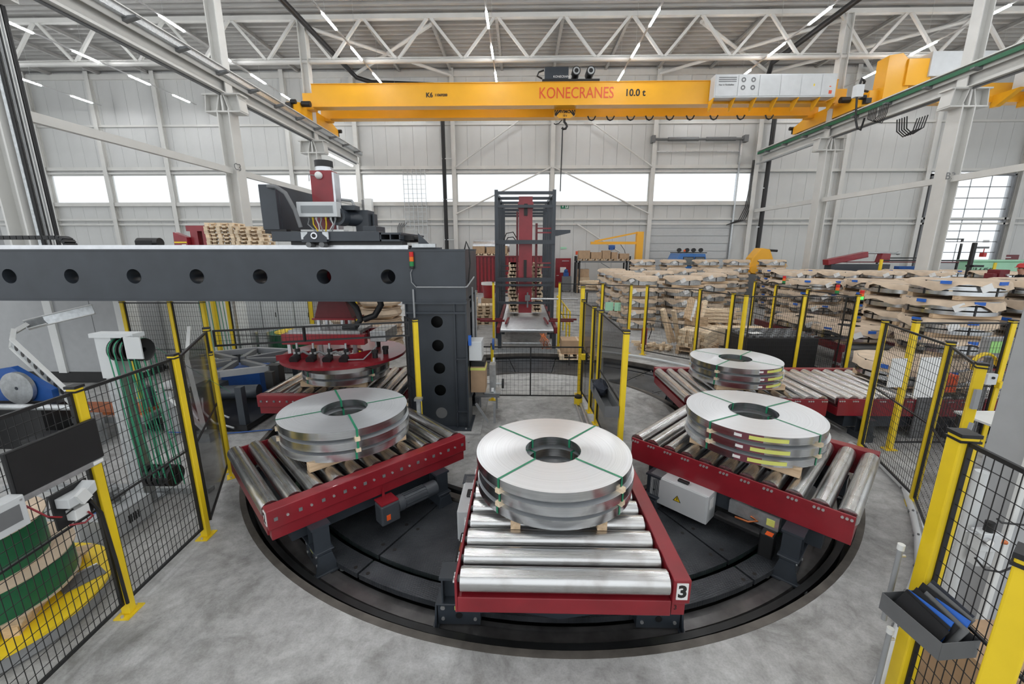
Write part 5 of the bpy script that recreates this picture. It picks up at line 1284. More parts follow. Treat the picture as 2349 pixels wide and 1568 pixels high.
# work station at the far right
wk = thing('black_frame_station','black tubular work station frame with a lamp near the glazed door','work station',(27,30,0))
for x in (25.0,28.2,30.5): MB().box(x-.05,x+.05,29.95,30.05,0,3.2 if x > 26 else 2.7).build('frame_post','black',wk)
MB().box(25,28.2,29.97,30.03,2.62,2.7).box(28.2,30.5,29.97,30.03,3.9,3.98).box(28.15,28.25,29.95,30.05,3.2,3.98).box(30.45,30.55,29.95,30.05,3.2,3.98).build('frame_bar','black',wk); MB().box(22.5,31,29.9,29.95,2.35,2.42).build('red_beam','dark_red',wk); MB().box(28.6,31.4,29.8,29.95,3.66,3.72).build('strip_lamp','lamp_soft',wk); MB().box(26.4,27.6,29.8,30.2,1.0,2.1).build('blue_machine','blue',wk)
jp = thing('lifting_post','dark post with small swivel arm and red chain hoist at the right','crane',(22.5,21.5,0)); MB().bar((22.5,21.5,0),(22.5,21.5,3.6),.14,.14).build('post','black',jp); MB().box(22.5,23.2,21.45,21.55,3.3,3.4).build('arm','mid_grey',jp); MB().box(22.95,23.1,21.4,21.6,2.9,3.1).cyl((23.02,21.5,3.1),(23.02,21.5,3.3),.02,6).build('hoist','helmet_red',jp); MB().box(22.5,23.0,21.3,21.7,2.4,2.5).build('control_arm','black',jp)
fy = thing('safety_fence','low fence with yellow and black posts before the glazed door','fence',(22,24,0))
for x in (20.6,22.8,25.6): MB().box(x-.06,x+.06,24.4,24.5,0,2.7).build('post','yellow' if x != 22.8 else 'black',fy)
MB().box(20.6,25.6,24.43,24.47,2.6,2.68).build('top_rail','black',fy)
# pale green covered bins
gb = thing('green_cover_bins','pale green covered bins at the far right with stencilled number','bin',(28,25,0)); MB().box(26.3,29.2,25.0,25.8,.0,2.55).build('tarpaulin','mint',gb,bevel=.06); MB().box(27.5,27.65,24.95,25.0,.2,2.5).build('yellow_post','yellow',gb); MB().box(29.2,33,25.1,25.8,.1,2.5).build('white_cover','white',gb,bevel=.05); MB().box(26.2,33,24.95,25.85,2.55,2.66).build('lid','mint',gb,bevel=.03)
text('stencil','18-4-4540',.30,'text_black',gb,(26.95,24.98,2.1),(PI/2,0,0),.003)
rd = thing('red_tool_rack','dark red machine block with bolts beside the worker','machine',(15.9,14.3,0)); MB().box(15.8,16.12,14.1,14.5,0,2.62).box(15.66,15.8,14.15,14.45,0,2.5).build('body','dark_red',rd,bevel=.02)
for k in range(6): MB().cyl((16.02,14.1,1.55+.18*k),(16.02,14.05,1.55+.18*k),.04,10).build('bolt','bolt',rd)
# wall mounted things
def sign(name,x,z,w,h,mt,lab,cat,glyph=True):
    t = thing(name,lab,cat,(x,YW-.03,z)); MB().box(x-w/2,x+w/2,YW-.05,YW-.002,z-h/2,z+h/2).build('board',mt,t)
    if glyph:
        y = YW-.06; MB().prism([(x-w*.36,z+.02),(x-w*.10,z+.02),(x-w*.23,z-h*.36)],'y',y,y+.01).box(x-w*.26,x-w*.20,y,y+.01,z,z+h*.36).build('arrow','paper',t)
        MB().box(x+w*.08,x+w*.42,y,y+.01,z-h*.4,z+h*.4).build('door_symbol','paper',t); MB().prism([(x+w*.16,z-h*.3),(x+w*.22,z-h*.3),(x+w*.3,z),(x+w*.34,z+h*.3),(x+w*.22,z+h*.3),(x+w*.18,z)],'y',y-.006,y).build('running_figure','sign_green',t)
    return t
sign('exit_sign',3.6,6.75,.66,.42,'sign_green','green emergency exit sign high on the back wall right of the stacker','sign'); sign('exit_sign',41.8,8.4,.75,.5,'sign_green','green emergency exit sign on the back wall at the far right edge','sign')
sign('safety_notice',3.6,3.35,.5,.16,'mint','small pale notice above the red door','sign',False); sign('fire_notice',4.75,2.95,.22,.28,'text_red','small red fire notice right of the red door','sign',False); sign('safety_notice',38.5,3.9,.5,.2,'paper','small notice beside the glazed door','sign',False); sign('fire_notice',42.3,4.9,.25,.3,'text_red','small red fire notice at the far right wall','sign',False)
ct = thing('wall_cable_ladder','vertical cable ladders climbing the back wall left of the black pipe','cable tray',(-8.8,YW-.3,0))
for k in range(6): MB().box(-9.7+k*.36,-9.66+k*.36,YW-.36,YW-.30,0.0 if k > 1 else 5.0,9.6).build('ladder_rail','galv',ct)
for k in range(26): MB().box(-9.72,-7.86,YW-.38,YW-.36,.5+k*.36,.53+k*.36).build('rung','galv',ct)
for k in range(4): MB().tube([(-10.4+k*.12,YW-.3,0),(-10.4+k*.12,YW-.3,5.0),(-10.2+k*.2,YW-.3,5.4)],.04,6).build('conduit','mid_grey',ct)
mb_ = thing('wall_box','tall white wall cabinet on a dark bracket above the gantry motor','wall box',(-12.4,30,6.0)); MB().box(-12.9,-12.3,35.2,35.68,5.4,7.3).build('box','white',mb_); MB().box(-13.1,-12.9,35.2,35.68,5.6,7.2).build('bracket','mid_grey',mb_)
wc = thing('wall_cables','bundle of dark cables hanging along the wall left of the right black pipe','cable',(18.9,YW-.3,0))
for k in range(4): MB().tube([(18.5+k*.1,YW-.3,10.2),(18.45+k*.1,YW-.3,8.0),(18.3+k*.14,YW-.32,6.6),(17.9+k*.16,YW-.3,5.6),(16.9,YW-.4,5.2)],.035,5).build('cable','black',wc,60)
# ------------------------------------------------------------------ overhead travelling crane
cn = thing('overhead_crane','yellow ten tonne double girder bridge crane spanning the hall','crane',(3,28,10.9))
YA, YB = 27.4, 29.7
for y, nm_ in ((YA,'front_girder'),(YB,'rear_girder')):
    MB().box(XL+.6,XR-.6,y-.28,y+.28,11.65,12.85).box(XL+.6,XR-.6,y-.34,y+.34,11.62,11.65).box(XL+.6,XR-.6,y-.34,y+.34,12.85,12.88).build(nm_,'crane_yellow',cn)
for x, s in ((XL,1),(XR,-1)):
    c = MB().prism([(25.6,11.0),(31.5,11.0),(31.5,11.45),(30.4,11.75),(26.7,11.75),(25.6,11.45)],'x',x-.2,x+.2).build('end_carriage','crane_yellow',cn)
    for y in (25.5,31.6): MB().box(x-.15,x+.15,y-.16,y+.16,11.1,11.35).cyl((x+s*.1,y,11.42),(x+s*.4,y,11.42),.12,10).build('buffer','black',c)
    for y in (26.1,31.0): MB().cyl((x-.1,y,11.05),(x+.1,y,11.05),.19,16).build('wheel','mid_grey',c)
    for y in (YA,YB): MB().box(min(x,x+s*.62),max(x,x+s*.62),y-.26,y+.26,11.5,12.4).build('girder_joint','crane_yellow',c)
    d = MB().cyl((x+s*.25,26.5,11.6),(x+s*.75,26.5,11.6),.16,14).build('travel_motor','black',c,40)
# lettering on the front girder
yf = YA-.292
text('lettering_red','KONECRANES',.86,'text_red',cn,(3.22,yf,12.26),(PI/2,0,0),.003,.0,.80)
text('lettering_black','10.0 t',.52,'text_black',cn,(6.68,yf,12.26),(PI/2,0,0),.003,.012)
text('lettering_black','K6',.36,'text_black',cn,(-5.52,yf,12.22),(PI/2,0,0),.003,.01)
text('lettering_black','11069200',.19,'text_black',cn,(-4.82,yf,12.22),(PI/2,0,0),.003,.008)
# electrical cabinets hung on the front girder
cab = MB().box(11.0,17.85,YA-.98,YA-.36,11.75,12.95).build('control_cabinets','cabinet',cn,bevel=.01)
xs = [11.05,12.3,13.5,14.7,15.85,17.0,17.8]
for i in range(6):
    dd = MB().box(xs[i]+.02,xs[i+1]-.02,YA-1.01,YA-.98,11.82,12.9).build('cabinet_door','cabinet',cab,bevel=.006)
    if i == 1:
        for (x,z) in ((12.6,12.65),(13.15,12.65),(12.6,12.25),(13.15,12.25)): MB().lathe([(.06,-.01),(.13,-.01),(.13,.0),(.06,.0)],(0,0,0),16).build('fan','mid_grey',dd,local=True).matrix_local = Matrix.Translation((x-3,YA-1.018-28,z-10.9)) @ Matrix.Rotation(PI/2,4,'X')
    if i == 0:
        for k in range(3): MB().box(11.2,12.2,YA-1.015,YA-1.01,12.55+k*.1,12.6+k*.1).build('vent_grille','mid_grey',dd)
        text('cabinet_lettering','Nur in Notfaellen',.12,'text_black',dd,(11.65,YA-1.02,12.4),(PI/2,0,0),.002)
    if i == 5: MB().box(17.45,17.62,YA-1.015,YA-1.01,11.9,12.08).box(17.45,17.55,YA-1.015,YA-1.01,12.25,12.3).build('red_label','text_red',dd)
    if i == 4: MB().box(16.55,16.62,YA-1.015,YA-1.01,12.3,12.42).build('yellow_label','yellow',dd)
for x in (11.0,12.2,13.4,14.6,15.8,17.0,17.9): MB().prism([(YA-1.0,11.74),(YA-.3,11.74),(YA-.3,11.2),(YA-.45,11.2)],'x',x,x+.06).build('cabinet_bracket','crane_yellow',cn)
for x in (12.25,15.9,17.2): MB().box(x-.06,x+.06,YA-.7,YA-.66,12.95,13.05).build('lifting_eye','galv',cab)
# hoist trolley with hook block
ht = MB().box(1.2,4.6,YA-.1,YB+.1,12.95,13.1).build('hoist_trolley','black',cn)
MB().box(1.35,2.75,YA-.1,YA+.5,13.1,13.75).build('hoist_drive_box','anthracite',cn,bevel=.02)
text('hoist_lettering','KONECRANES',.17,'paper',cn,(2.4,YA-.105,13.22),(PI/2,0,0),.002)
for x in (3.2,4.05):
    MB().cyl((x,YA-.2,13.5),(x,YA+.6,13.5),.25,16).build('hoist_motor','black',cn,40); MB().lathe([(.12,0),(.2,0),(.2,.01),(.12,.01)],(0,0,0),16).build('motor_ring','galv',cn,local=True).matrix_local = Matrix.Translation((x-3,YA-.21-28,13.5-10.9)) @ Matrix.Rotation(PI/2,4,'X')
MB().tube([(1.3,YA,13.6),(1.0,YA,13.5),(.9,YA,13.3),(1.2,YA,13.15)],.05,6).build('cable_loop','black',cn)
hb = MB().prism([(2.0,11.62),(3.3,11.62),(3.3,11.35),(3.0,11.15),(2.3,11.15),(2.0,11.35)],'y',27.9,28.3).build('hook_block','crane_yellow',cn)
for k in range(3):
    MB().prism([(2.02+k*.16,11.60),(2.1+k*.16,11.60),(2.02+k*.05,11.38-.06*k),(2.02,11.44-.06*k)],'y',27.885,27.9).build('hazard_stripe','text_black',hb)
    MB().prism([(3.28-k*.16,11.60),(3.2-k*.16,11.60),(3.28-k*.05,11.38-.06*k),(3.28,11.44-.06*k)],'y',27.885,27.9).build('hazard_stripe','text_black',hb)
text('block_lettering','WIMO',.24,'text_black',hb,(2.65,27.89,11.5),(PI/2,0,0),.003,.006); text('block_lettering','10 t',.16,'text_black',hb,(2.65,27.89,11.28),(PI/2,0,0),.003,.004)
MB().tube([(2.65,28.1,11.15),(2.65,28.1,10.98),(2.75,28.1,10.88),(2.82,28.1,10.74),(2.74,28.1,10.6),(2.6,28.1,10.58),(2.5,28.1,10.66)],.07,8).build('hook','black',cn,60)
MB().tube([(2.5,28.1,11.1),(2.3,28.1,10.9),(2.1,28.1,10.85),(2.0,28.1,10.9)],.03,6).build('hook_latch','black',cn)
MB().cyl((2.55,28.1,10.55),(2.5,28.1,6.9),.035,8).build('lifting_chain','black',cn)
for x in (4.5,5.7,7.0,8.2,9.5,10.8,12.3,14.0,15.8): MB().tube([(x-.25,YB-.5,11.62),(x-.15,YB-.5,11.42),(x,YB-.5,11.36),(x+.15,YB-.5,11.42),(x+.25,YB-.5,11.62)],.045,6).build('festoon_cable','black',cn)
# end carriage cabling on the right rail
MB().box(XR-1.0,XR-.6,25.0,25.3,11.3,11.9).build('terminal_box','cabinet',cn)
MB().tube([(XR-.8,25.1,11.9),(XR-.75,25.1,12.2),(XR-.5,25.2,12.1),(XR-.3,25.6,11.8),(XR+.2,25.8,11.8)],.06,6).tube([(XR-.85,25.1,11.3),(XR-.8,25.0,10.2),(XR-.7,24.9,9.7),(XR-.5,24.9,9.6),(XR-.4,24.9,10.2)],.05,6).build('cable_loop','black',cn)
for k in range(6): MB().tube([(XR-.6,24.4-.1*k,10.4),(XR-.6,24.4-.1*k,10.0-.05*k),(XR-.6,24.0-.12*k,9.8-.05*k),(XR-.6,23.7-.1*k,10.0),(XR-.6,23.7-.1*k,10.4)],.02,5).build('festoon_cable','black',cn)
# second crane on the neighbouring runway, partly in view
c2 = thing('neighbour_crane','yellow crane bridge with grey cabinets beyond the right runway girder','crane',(26,27,10.9))
MB().box(20.6,44,26.7,27.3,11.5,12.5).build('girder','crane_yellow',c2)
MB().prism([(19.9,10.9),(21.2,10.9),(21.2,13.1),(20.6,13.6),(19.9,13.5)],'y',25.6,26.4).build('end_frame','crane_yellow',c2); MB().box(19.4,19.9,25.9,27.5,10.95,11.9).build('end_carriage','crane_yellow',c2)
MB().box(20.9,22.2,25.5,26.4,12.0,13.3).build('motor_housing','crane_yellow',c2)
MB().box(22.0,25.5,25.4,26.3,12.4,13.6).build('control_cabinet','cabinet',c2,bevel=.01); MB().box(27.5,36,25.4,26.3,11.9,13.3).build('control_cabinet','cabinet',c2,bevel=.01)
text('cabinet_number','5821055',.32,'text_black',c2,(30.9,25.38,12.8),(PI/2,0,0),.003,.006)
for x in (28.3,29.2): MB().lathe([(.1,0),(.2,0),(.2,.01),(.1,.01)],(0,0,0),16).build('fan','mid_grey',c2,local=True).matrix_local = Matrix.Translation((x-26,25.38-27,12.55-10.9)) @ Matrix.Rotation(PI/2,4,'X')
for x in (27.0,28.5,30,31.5,33): MB().prism([(25.4,11.85),(26.8,11.85),(26.8,11.2),(26.5,11.2)],'x',x,x+.3).build('cabinet_bracket','crane_yellow',c2)
for k in range(5): MB().tube([(20.6,25.2-.15*k,10.2),(20.7,25.2-.15*k,9.6),(21,25.1-.15*k,9.3),(21.4,25-.15*k,9.6),(21.5,25-.15*k,10.2)],.03,5).build('festoon_cable','black',c2)
# black rain pipes along the roof and down the wall
pp = thing('rain_pipe','thick black rain pipe from the roof down the wall left of the stacker','pipe',(-6.2,YW-.4,0))
MB().tube([(-12.6,20,16.0),(-12.6,33.0,16.0),(-12.4,34.2,15.8),(-11.4,34.6,15.6),(-6.7,34.9,15.5),(-6.3,35.0,15.3),(-6.25,35.4,14.5),(-6.25,35.45,0)],.16,10).build('pipe','black',pp,60)
for z in (4,7.2,10.3,13.6): MB().box(-6.45,-5.6,35.3,35.36,z,z+.06).build('pipe_clamp','galv',pp)
pp = thing('rain_pipe','thick black rain pipe coming down the wall right of the sectional door','pipe',(19.5,YW-.4,0))
MB().tube([(17.4,18,15.9),(17.4,32.6,15.9),(17.6,33.4,15.2),(18.6,34.4,15.0),(19.4,34.8,14.9),(19.6,35.2,14.5),(19.6,35.4,13.5),(19.55,35.4,0)],.17,10).build('pipe','black',pp,60)
for z in (5,8,11): MB().box(19.2,19.9,35.3,35.36,z,z+.06).build('pipe_clamp','galv',pp)
# ------------------------------------------------------------------ right foreground
tb_ = thing('grey_tray','grey sheet metal tray full of blue and black folders on the right fence','tray',(2.5,2.2,.95))
zb, zt = .98, 1.10
def trayquad(t, c, w, d, z0, z1, rz, th=.004):
    R_ = Matrix.Rotation(rz,4,'Z')
    def P(x,y,z): v = R_ @ Vector((x,y,0)); return Vector((c[0]+v.x,c[1]+v.y,z))
    m = MB(); m.bar(P(-w/2,-d/2,(z0+z1)/2),P(w/2,-d/2,(z0+z1)/2),th,z1-z0).bar(P(-w/2,d/2,(z0+z1)/2),P(w/2,d/2,(z0+z1)/2),th,z1-z0).bar(P(-w/2,-d/2,(z0+z1)/2),P(-w/2,d/2,(z0+z1)/2),th,z1-z0).bar(P(w/2,-d/2,(z0+z1)/2),P(w/2,d/2,(z0+z1)/2),th,z1-z0)
    m.build('side_wall','box_grey',t); MB().obox((c[0],c[1],z0+.003),(w,d,.006),rz).build('bottom','box_grey',t); return P
P = trayquad(tb_,(2.52,2.16),.24,.36,zb,zt,.10)
for k in range(9):
    c = P(-.07+.017*k,.0+random.uniform(-.03,.03),zb+.075+.005*k)
    o = MB().obox(c+Vector((.02,0,.01)),(.004,.27-.008*(k%3),.15+.012*k),.10+random.uniform(-.06,.06),random.uniform(-.12,.12),.45+random.uniform(-.08,.08)).build('folder',['shirt_black','shirt_black','tape_blue','shirt_black','box_grey','tape_blue','shirt_black','box_grey','trousers'][k])
    tag(o,['black folder at the front of the grey tray','second black folder in the grey tray','bright blue folder leaning in the grey tray','black folder behind the blue one in the grey tray','grey folder in the middle of the grey tray','blue folder lying at the top of the grey tray','black folder near the back of the grey tray','tall grey folder at the back of the grey tray','dark folder against the fence side of the grey tray'][k],'folder','folders in the grey tray')
# island tray with a black bag
it = thing('grey_tray','narrow grey tray on the island fence holding a black plastic bag','tray',(1.32,6.1,1.0)); trayquad(it,(1.30,6.15),.20,1.25,.95,1.12,0.0)
pbg = thing('plastic_bag','crumpled shiny black plastic bag in the island tray','bag',(1.30,6.4,.96)); m = MB(); rnd = random.Random(4)
m.sphere((1.30,6.4,1.10),.12,14,1.2); m.v = [(1.30+(x-1.30)*(.7+.45*rnd.random()),6.4+(y-6.4)*(.9+.8*rnd.random()),z+rnd.uniform(-.02,.03)) for x,y,z in m.v]; m.build('bag','trousers',pbg)
# conduit along the pit fence
cd = thing('floor_conduit','white conduit pipe with clamps curving along the floor by the right fence','pipe',(4.8,4.5,0))
pts = [(5.63,6.6,.06),(5.6,6.03,.06),(5.33,5.24,.06),(4.95,4.70,.06),(4.60,4.25,.06),(4.17,3.77,.06),(3.76,3.42,.06),(3.32,3.04,.06),(2.87,2.65,.06),(2.5,2.35,.06)]
MB().tube(pts,.035,10).build('pipe','cabinet',cd,60); MB().tube([(x+.09,y+.03,.045) for x,y,z in pts],.03,8).build('lower_pipe','galv',cd,60)
for k in (2,3,4,5,6,7): MB().cyl((pts[k][0]-.02,pts[k][1]-.02,.0),(pts[k][0]-.02,pts[k][1]-.02,.11),.012,6).lathe([(.036,-.012),(.046,-.012),(.046,.012),(.036,.012)],pts[k],14).build('pipe_clamp','mid_grey',cd)
cd2 = thing('floor_conduit','white conduit pipe arching round the floor behind the turntable','pipe',(3,12.9,0))
MB().tube([(CX0+5.55*math.sin(math.radians(a)),CY0-5.55*math.cos(math.radians(a)),.07) for a in range(100,171,5)],.035,8).build('pipe','cabinet',cd2,60)
cd3 = thing('floor_conduit','galvanised floor conduit along the island fence foot','pipe',(1.25,7.2,0)); MB().cyl((1.30,8.6,.04),(1.28,5.9,.04),.035,8).cyl((1.2,8.6,.03),(1.2,7.2,.03),.02,8).build('pipe','alu',cd3,40)
es = thing('laser_scanner','yellow and black safety laser scanner at the low gate foot','scanner',(1.25,8.45,0)); MB().cyl((1.25,8.45,.02),(1.25,8.45,.16),.09,16).build('base','yellow',es,40); MB().cyl((1.25,8.45,.16),(1.25,8.45,.21),.08,16).build('lens','black',es,40)
gl = thing('gate_lock','yellow safety switch on the island fence by the gate','switch',(1.4,8.6,1.0)); MB().box(1.30,1.42,8.52,8.64,.98,1.10).build('housing','yellow',gl,bevel=.01); MB().box(1.38,1.42,8.5,8.52,.95,1.15).build('actuator','black',gl)
# vertical conduits on the near right post
for i,(x,y,z0,z1,lab) in enumerate(((2.57,2.46,.75,1.32,'grey conduit stub with white cap beside the near right post'),(2.57,2.40,.02,.70,'lower grey conduit with white cap at the near right post foot'))):
    t = thing('conduit_stub',lab,'pipe',(x,y,z0)); MB().cyl((x,y,z0),(x,y,z1),.016,10).build('tube','grey_plastic',t,40); MB().cyl((x,y,z1),(x,y,z1+.04),.021,12).build('cap','white',t,40); MB().cyl((x,y,z1-.05),(x+.04,y+.0,z1-.05),.01,8).build('clip','bolt',t)
# near gate hardware
gh = thing('pull_handle','grey bent pull handle with latch on the right fence post','handle',(4.42,3.93,1.5)); MB().bar((4.47,3.90,1.62),(4.40,3.86,1.42),.035,.014,(1,0,0)).bar((4.40,3.86,1.42),(4.44,3.88,1.05),.035,.014,(1,0,0)).build('handle_bar','grey_plastic',gh); MB().box(4.44,4.49,3.90,3.93,1.76,1.96).build('latch_plate','grey_plastic',gh)
hb_ = thing('near_gate_post','yellow gate post nearest the camera with a black hinge strip','fence',(1.87,1.32,0)); fence_post(hb_,1.88,1.33,2.2,.6,.09)
MB().obox((1.845,1.385,.55),(.03,.03,.9),.6).build('hinge_strip','black',hb_); MB().obox((1.838,1.40,.55),(.012,.012,.88),.6).build('hinge_edge','yellow',hb_)
# galvanised column with air service unit
gc = thing('galvanised_post','wide galvanised steel post behind the right foreground fence','post',(3.95,3.05,0)); MB().box(3.94,4.30,2.98,3.30,.0,3.6).build('post','enclosure',gc,bevel=.01); MB().box(3.90,3.94,2.96,3.0,0,3.6).build('edge_strip','white',gc)
MB().cyl((3.62,3.0,.02),(3.62,3.0,1.6),.045,12).build('air_pipe','cabinet',gc,40)
au = thing('air_service_unit','pneumatic service unit with gauge and hoses on the galvanised post','pneumatic unit',(3.62,2.95,1.05)); MB().box(3.56,3.72,2.84,2.93,1.0,1.16).box(3.58,3.64,2.85,2.92,.86,1.0).cyl((3.69,2.88,.86),(3.69,2.88,1.0),.032,12).build('body','cabinet',au,bevel=.008); MB().cyl((3.60,2.84,1.10),(3.60,2.815,1.10),.035,16).build('gauge','alu',au,40); MB().cyl((3.60,2.814,1.10),(3.60,2.812,1.10),.029,16).build('gauge_face','paper',au); MB().cyl((3.64,2.88,1.16),(3.64,2.88,1.24),.03,12).build('regulator_knob','black',au,40); MB().cyl((3.72,2.88,1.08),(3.80,2.88,1.06),.018,10).build('brass_fitting','copper',au,40); MB().cyl((3.56,2.88,1.14),(3.45,2.86,1.18),.012,8).build('quick_coupling','alu',au,40)
MB().tube([(3.66,2.86,1.28),(3.75,2.9,1.22),(3.95,2.9,1.2),(4.1,2.9,1.24)],.008,6).tube([(3.55,2.84,.95),(3.6,2.8,.88),(3.75,2.82,.84),(3.9,2.86,.86)],.008,6).build('air_hose','black',au,60)
# table, operator panel, notice sheets
ta = thing('side_table','small white topped table with black frame behind the right fence','table',(6.9,5.5,0)); MB().box(6.45,7.6,5.2,5.9,.92,.95).build('top','white',ta)
for x in (6.5,7.55):
    for y in (5.25,5.85): MB().box(x-.02,x+.02,y-.02,y+.02,0,.92).build('leg','black',ta)
MB().box(6.48,7.58,5.23,5.26,.86,.92).build('apron','black',ta)
pn_ = thing('operator_panel','grey operator panel with green lit display at the right edge','control panel',(8.0,6.9,1.4)); MB().box(7.75,8.2,6.85,6.95,1.52,1.86).build('housing','grey_plastic',pn_,bevel=.01); MB().box(7.82,8.0,6.845,6.85,1.60,1.80).build('display','screen_green',pn_); MB().box(7.95,8.02,6.9,7.0,0,1.52).build('stand','mid_grey',pn_)
nb = thing('notice_sheet','large white notice sheet fixed to the right fence','notice',(6.55,6.45,1.0)); MB().box(6.35,6.75,6.455,6.465,.95,1.62).build('sheet','paper',nb)
nb2 = thing('notice_sheet','smaller white notice sheet left of the large one on the fence','notice',(5.95,6.45,1.1)); MB().obox((6.03,6.46,1.36),(.24,.01,.48),0).build('sheet','paper',nb2)
ob = thing('orange_crate','bright orange plastic crate hung behind the right fence','crate',(7.1,6.75,.95)); MB().box(6.95,7.28,6.7,6.95,.95,1.25).build('crate','orange',ob,bevel=.01)
for k in range(7): MB().box(6.98+k*.042,6.995+k*.042,6.69,6.7,.97,1.23).build('rib','orange',ob)
MB().box(6.95,7.28,6.95,6.97,.0,.95).build('crate_stand','mid_grey',ob)
yh = thing('yellow_hose','coiled yellow hose hanging by the right fence post','hose',(7.45,6.9,1.3))
for k in range(5): MB().tube([(7.53+.19*math.cos(a)+.015*k,6.60+.02*k,1.45+.19*math.sin(a)) for a in [i*PI/8 for i in range(10)]],.018,6).build('hose_loop','yellow',yh,60)
sw = thing('key_switch','grey switch box with yellow emergency stop on the right fence post','switch',(7.6,6.45,1.2)); MB().box(7.42,7.58,6.42,6.50,1.18,1.36).build('housing','cabinet',sw,bevel=.008); MB().cyl((7.5,6.42,1.3),(7.5,6.40,1.3),.02,10).build('key','black',sw); MB().box(7.64,7.78,6.42,6.50,1.12,1.22).build('stop_box','yellow',sw,bevel=.008); MB().cyl((7.78,6.46,1.17),(7.83,6.46,1.17),.028,12).build('stop_button','text_red',sw,40)
cb_ = thing('open_carton','open brown carton on the floor at the right picture edge','carton',(3.1,1.9,0)); m = MB(); m.box(2.85,3.4,1.55,2.0,.0,.45); m.build('box','cardboard',cb_); MB().box(2.88,3.36,1.6,1.96,.45,.50).build('foil_packs','black',cb_)
cb2 = thing('carton','tall brown carton behind the grey tray fence','carton',(3.3,2.55,0)); MB().box(3.05,3.55,2.15,2.6,.0,.62).build('box','cardboard',cb2)
# work area behind the gantry column
cbx = thing('switch_cabinet','light grey switch cabinet hung on the gantry column side','cabinet',(-.83,7.4,1.3)); MB().box(-.93,-.70,7.15,7.55,1.33,1.68).build('body','cabinet',cbx,bevel=.008); MB().box(-.93,-.88,7.1,7.16,1.62,1.80).build('blue_bottle','tape_blue',cbx)
cbb = thing('waste_carton','brown carton with black liner hung beside the gantry column','carton',(-.82,7.6,.72)); MB().box(-.93,-.66,7.35,7.75,.66,1.16).build('box','cardboard',cbb); MB().box(-.92,-.67,7.36,7.74,1.16,1.25).build('liner','black',cbb); MB().box(-.935,-.655,7.345,7.755,1.09,1.14).build('yellow_tape','label_yellow',cbb)
bench = thing('step_bench','grey steel bench plate with bent feet beside the gantry column','bench',(-.7,7.9,0)); MB().box(-.90,-.42,7.72,8.22,.42,.45).build('plate','mid_grey',bench); MB().bar((-.85,7.4,.42),(-.62,7.4,.05),.04,.04).bar((-.5,8.2,.42),(-.5,8.2,.0),.04,.04,(0,1,0)).bar((-.5,7.45,.42),(-.5,7.45,.0),.04,.04,(0,1,0)).bar((-.85,8.2,.42),(-.85,8.2,.0),.04,.04,(0,1,0)).build('leg','grey_plastic',bench)
wt = thing('tool_trolley','small galvanised trolley with two black wheels by the low gate','trolley',(-.55,8.05,.45)); MB().box(-.62,-.50,7.85,8.1,.47,1.05).bar((-.56,7.8,.50),(-.56,8.4,1.05),.05,.05).box(-.72,-.40,7.78,8.15,.46,.49).build('frame','galv',wt)
for x in (-.74,-.36): MB().cyl((x-.02,8.0,.62),(x+.02,8.0,.62),.10,18).build('wheel','rubber',wt,40)
MB().cyl((-.74,8.0,.62),(-.36,8.0,.62),.015,8).build('axle','galv',wt); MB().lathe([(.02,-.02),(.12,-.02),(.12,.02),(.02,.02)],(0,0,0),20).build('strap_roll','blue',wt,40,local=True).matrix_local = Matrix.Translation((-.56+.55,8.2-8.05,.95)) @ Matrix.Rotation(PI/2,4,'Y')
for i,(x,y) in enumerate(((1.95,9.6),(3.05,7.05))):
    t = thing('stop_post',['slim galvanised sensor post at the ring far side','slim galvanised sensor post between the right carriages'][i],'post',(x,y,0)); MB().box(x-.03,x+.03,y-.03,y+.03,.0,.75).build('post','galv',t); MB().box(x-.07,x+.07,y-.07,y+.07,.0,.01).build('foot','galv',t)
t = thing('stop_post','slim galvanised sensor post beside the left rear carriage','post',(-1.62,6.15,0)); MB().box(-1.65,-1.59,6.12,6.18,0,.95).box(-1.68,-1.56,6.10,6.20,.95,.99).build('post','galv',t)

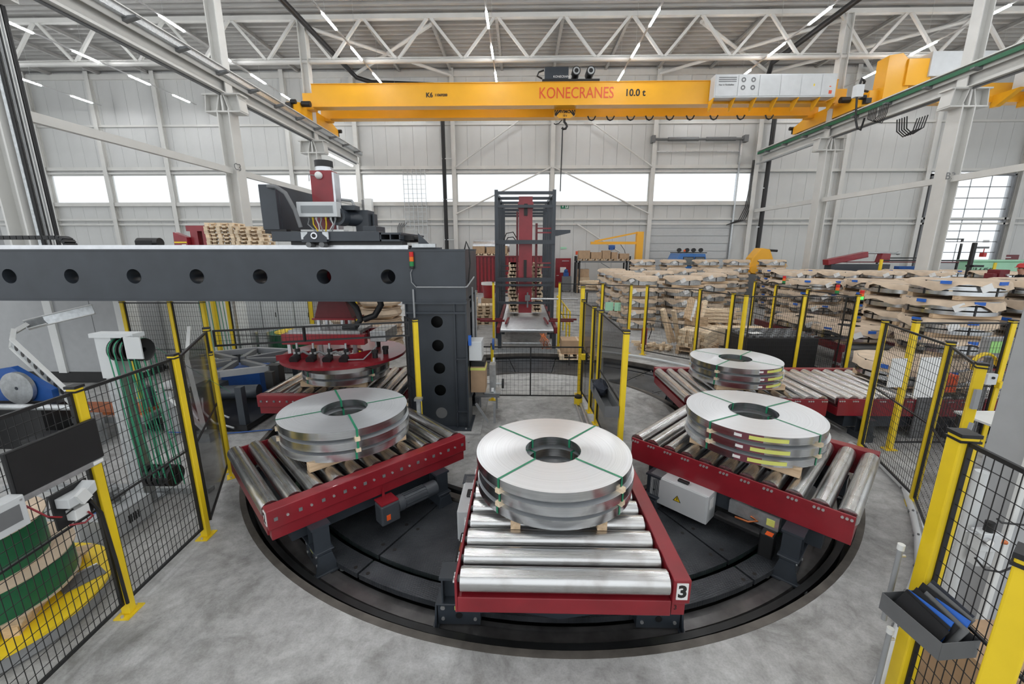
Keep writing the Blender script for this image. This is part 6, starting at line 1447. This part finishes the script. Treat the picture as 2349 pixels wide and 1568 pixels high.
# ------------------------------------------------------------------ worker at the far right
def person():
    bx, by, bz = 16.52, 14.05, 1.0
    pf = thing('work_platform','dark work platform the person stands on at the right','platform',(bx,by,0)); MB().box(bx-.36,bx+.9,by-.45,by+.5,0,bz).build('deck','mid_grey',pf)
    t = thing('person','person in black t-shirt and red helmet leaning forward reaching left','person',(bx,by,bz))
    J = [((0,0,.95),.15),((0,-.02,1.15),.15),((-.06,-.04,1.32),.155),((-.12,-.05,1.43),.09),((-.18,-.06,1.53),.06),((-.22,-.07,1.62),.085),((-.23,-.07,1.72),.09),
         ((.09,0,.88),.10),((.12,-.03,.48),.075),((.13,.02,.09),.05),((.10,-.12,.04),.045),((-.09,0,.88),.10),((-.10,-.03,.48),.075),((-.11,.02,.09),.05),((-.14,-.12,.04),.045),
         ((-.02,.17,1.38),.065),((-.18,.24,1.16),.05),((-.42,.18,1.10),.038),((-.52,.15,1.10),.035),((-.13,-.23,1.38),.065),((-.30,-.28,1.18),.05),((-.52,-.22,1.14),.038),((-.62,-.19,1.13),.035)]
    E = [(0,1),(1,2),(2,3),(3,4),(4,5),(5,6),(0,7),(7,8),(8,9),(9,10),(0,11),(11,12),(12,13),(13,14),(2,15),(15,16),(16,17),(17,18),(2,19),(19,20),(20,21),(21,22)]
    for hb,s in ((18,1),(22,-1)):
        b = J[hb][0]
        for f in range(4):
            k = len(J); J.append(((b[0]-.05,b[1]+.022*(f-1.5),b[2]-.005),.010)); J.append(((b[0]-.09-.008*(1.5-abs(f-1.5)),b[1]+.024*(f-1.5),b[2]-.03),.008)); E += [(hb,k),(k,k+1)]
        k = len(J); J.append(((b[0]-.02,b[1]-.045*s,b[2]-.02),.011)); J.append(((b[0]-.055,b[1]-.055*s,b[2]-.035),.009)); E += [(hb,k),(k,k+1)]
    me = bpy.data.meshes.new('body'); me.from_pydata([j[0] for j in J],E,[]); o = bpy.data.objects.new('body',me); col.objects.link(o)
    md = o.modifiers.new('skin','SKIN'); sv = me.skin_vertices[0].data
    for i,j in enumerate(J): sv[i].radius = (j[1],j[1]); sv[i].use_root = (i == 0)
    sb = o.modifiers.new('sub','SUBSURF'); sb.levels = 2; sb.render_levels = 2
    dg = bpy.context.evaluated_depsgraph_get(); m2 = bpy.data.meshes.new_from_object(o.evaluated_get(dg)); bpy.data.objects.remove(o); m2.name = 'body'
    for k in ('skin','shirt_black','trousers','black'): m2.materials.append(M[k])
    for p in m2.polygons:
        c = p.center; p.use_smooth = True
        p.material_index = 3 if c.z < .10 else 2 if c.z < .96 else (1 if (c.z < 1.47 and abs(c.y+.04) < .30 and c.x > -.26 and not (c.z < 1.2 and c.x < -.2)) else 0)
    b = bpy.data.objects.new('body',m2); col.objects.link(b); b.parent = t
    hx, hy, hz = -.23, -.07, 1.70
    hd = MB(); hd.lathe([(.0,.125),(.05,.118),(.09,.09),(.108,.045),(.112,.0),(.15,-.012),(.15,-.02),(.108,-.015),(.0,-.01)],(hx,hy,hz+.02),24).build('helmet','helmet_red',t,50,local=True)
    MB().sphere((hx-.095,hy,hz-.055),.018,8).build('nose','skin',t,50,local=True)
    for s in (-1,1): MB().sphere((hx-.075,hy+s*.032,hz-.03),.010,8).build('eye','text_black',t,50,local=True); MB().sphere((hx+.01,hy+s*.088,hz-.05),.024,8,1.3).build('ear','skin',t,50,local=True)
    MB().box(hx-.088,hx-.08,hy-.025,hy+.025,hz-.10,hz-.09).build('mouth','text_red',t,local=True); MB().sphere((hx+.03,hy,hz-.02),.088,12).build('hair','hair',t,50,local=True)
person()
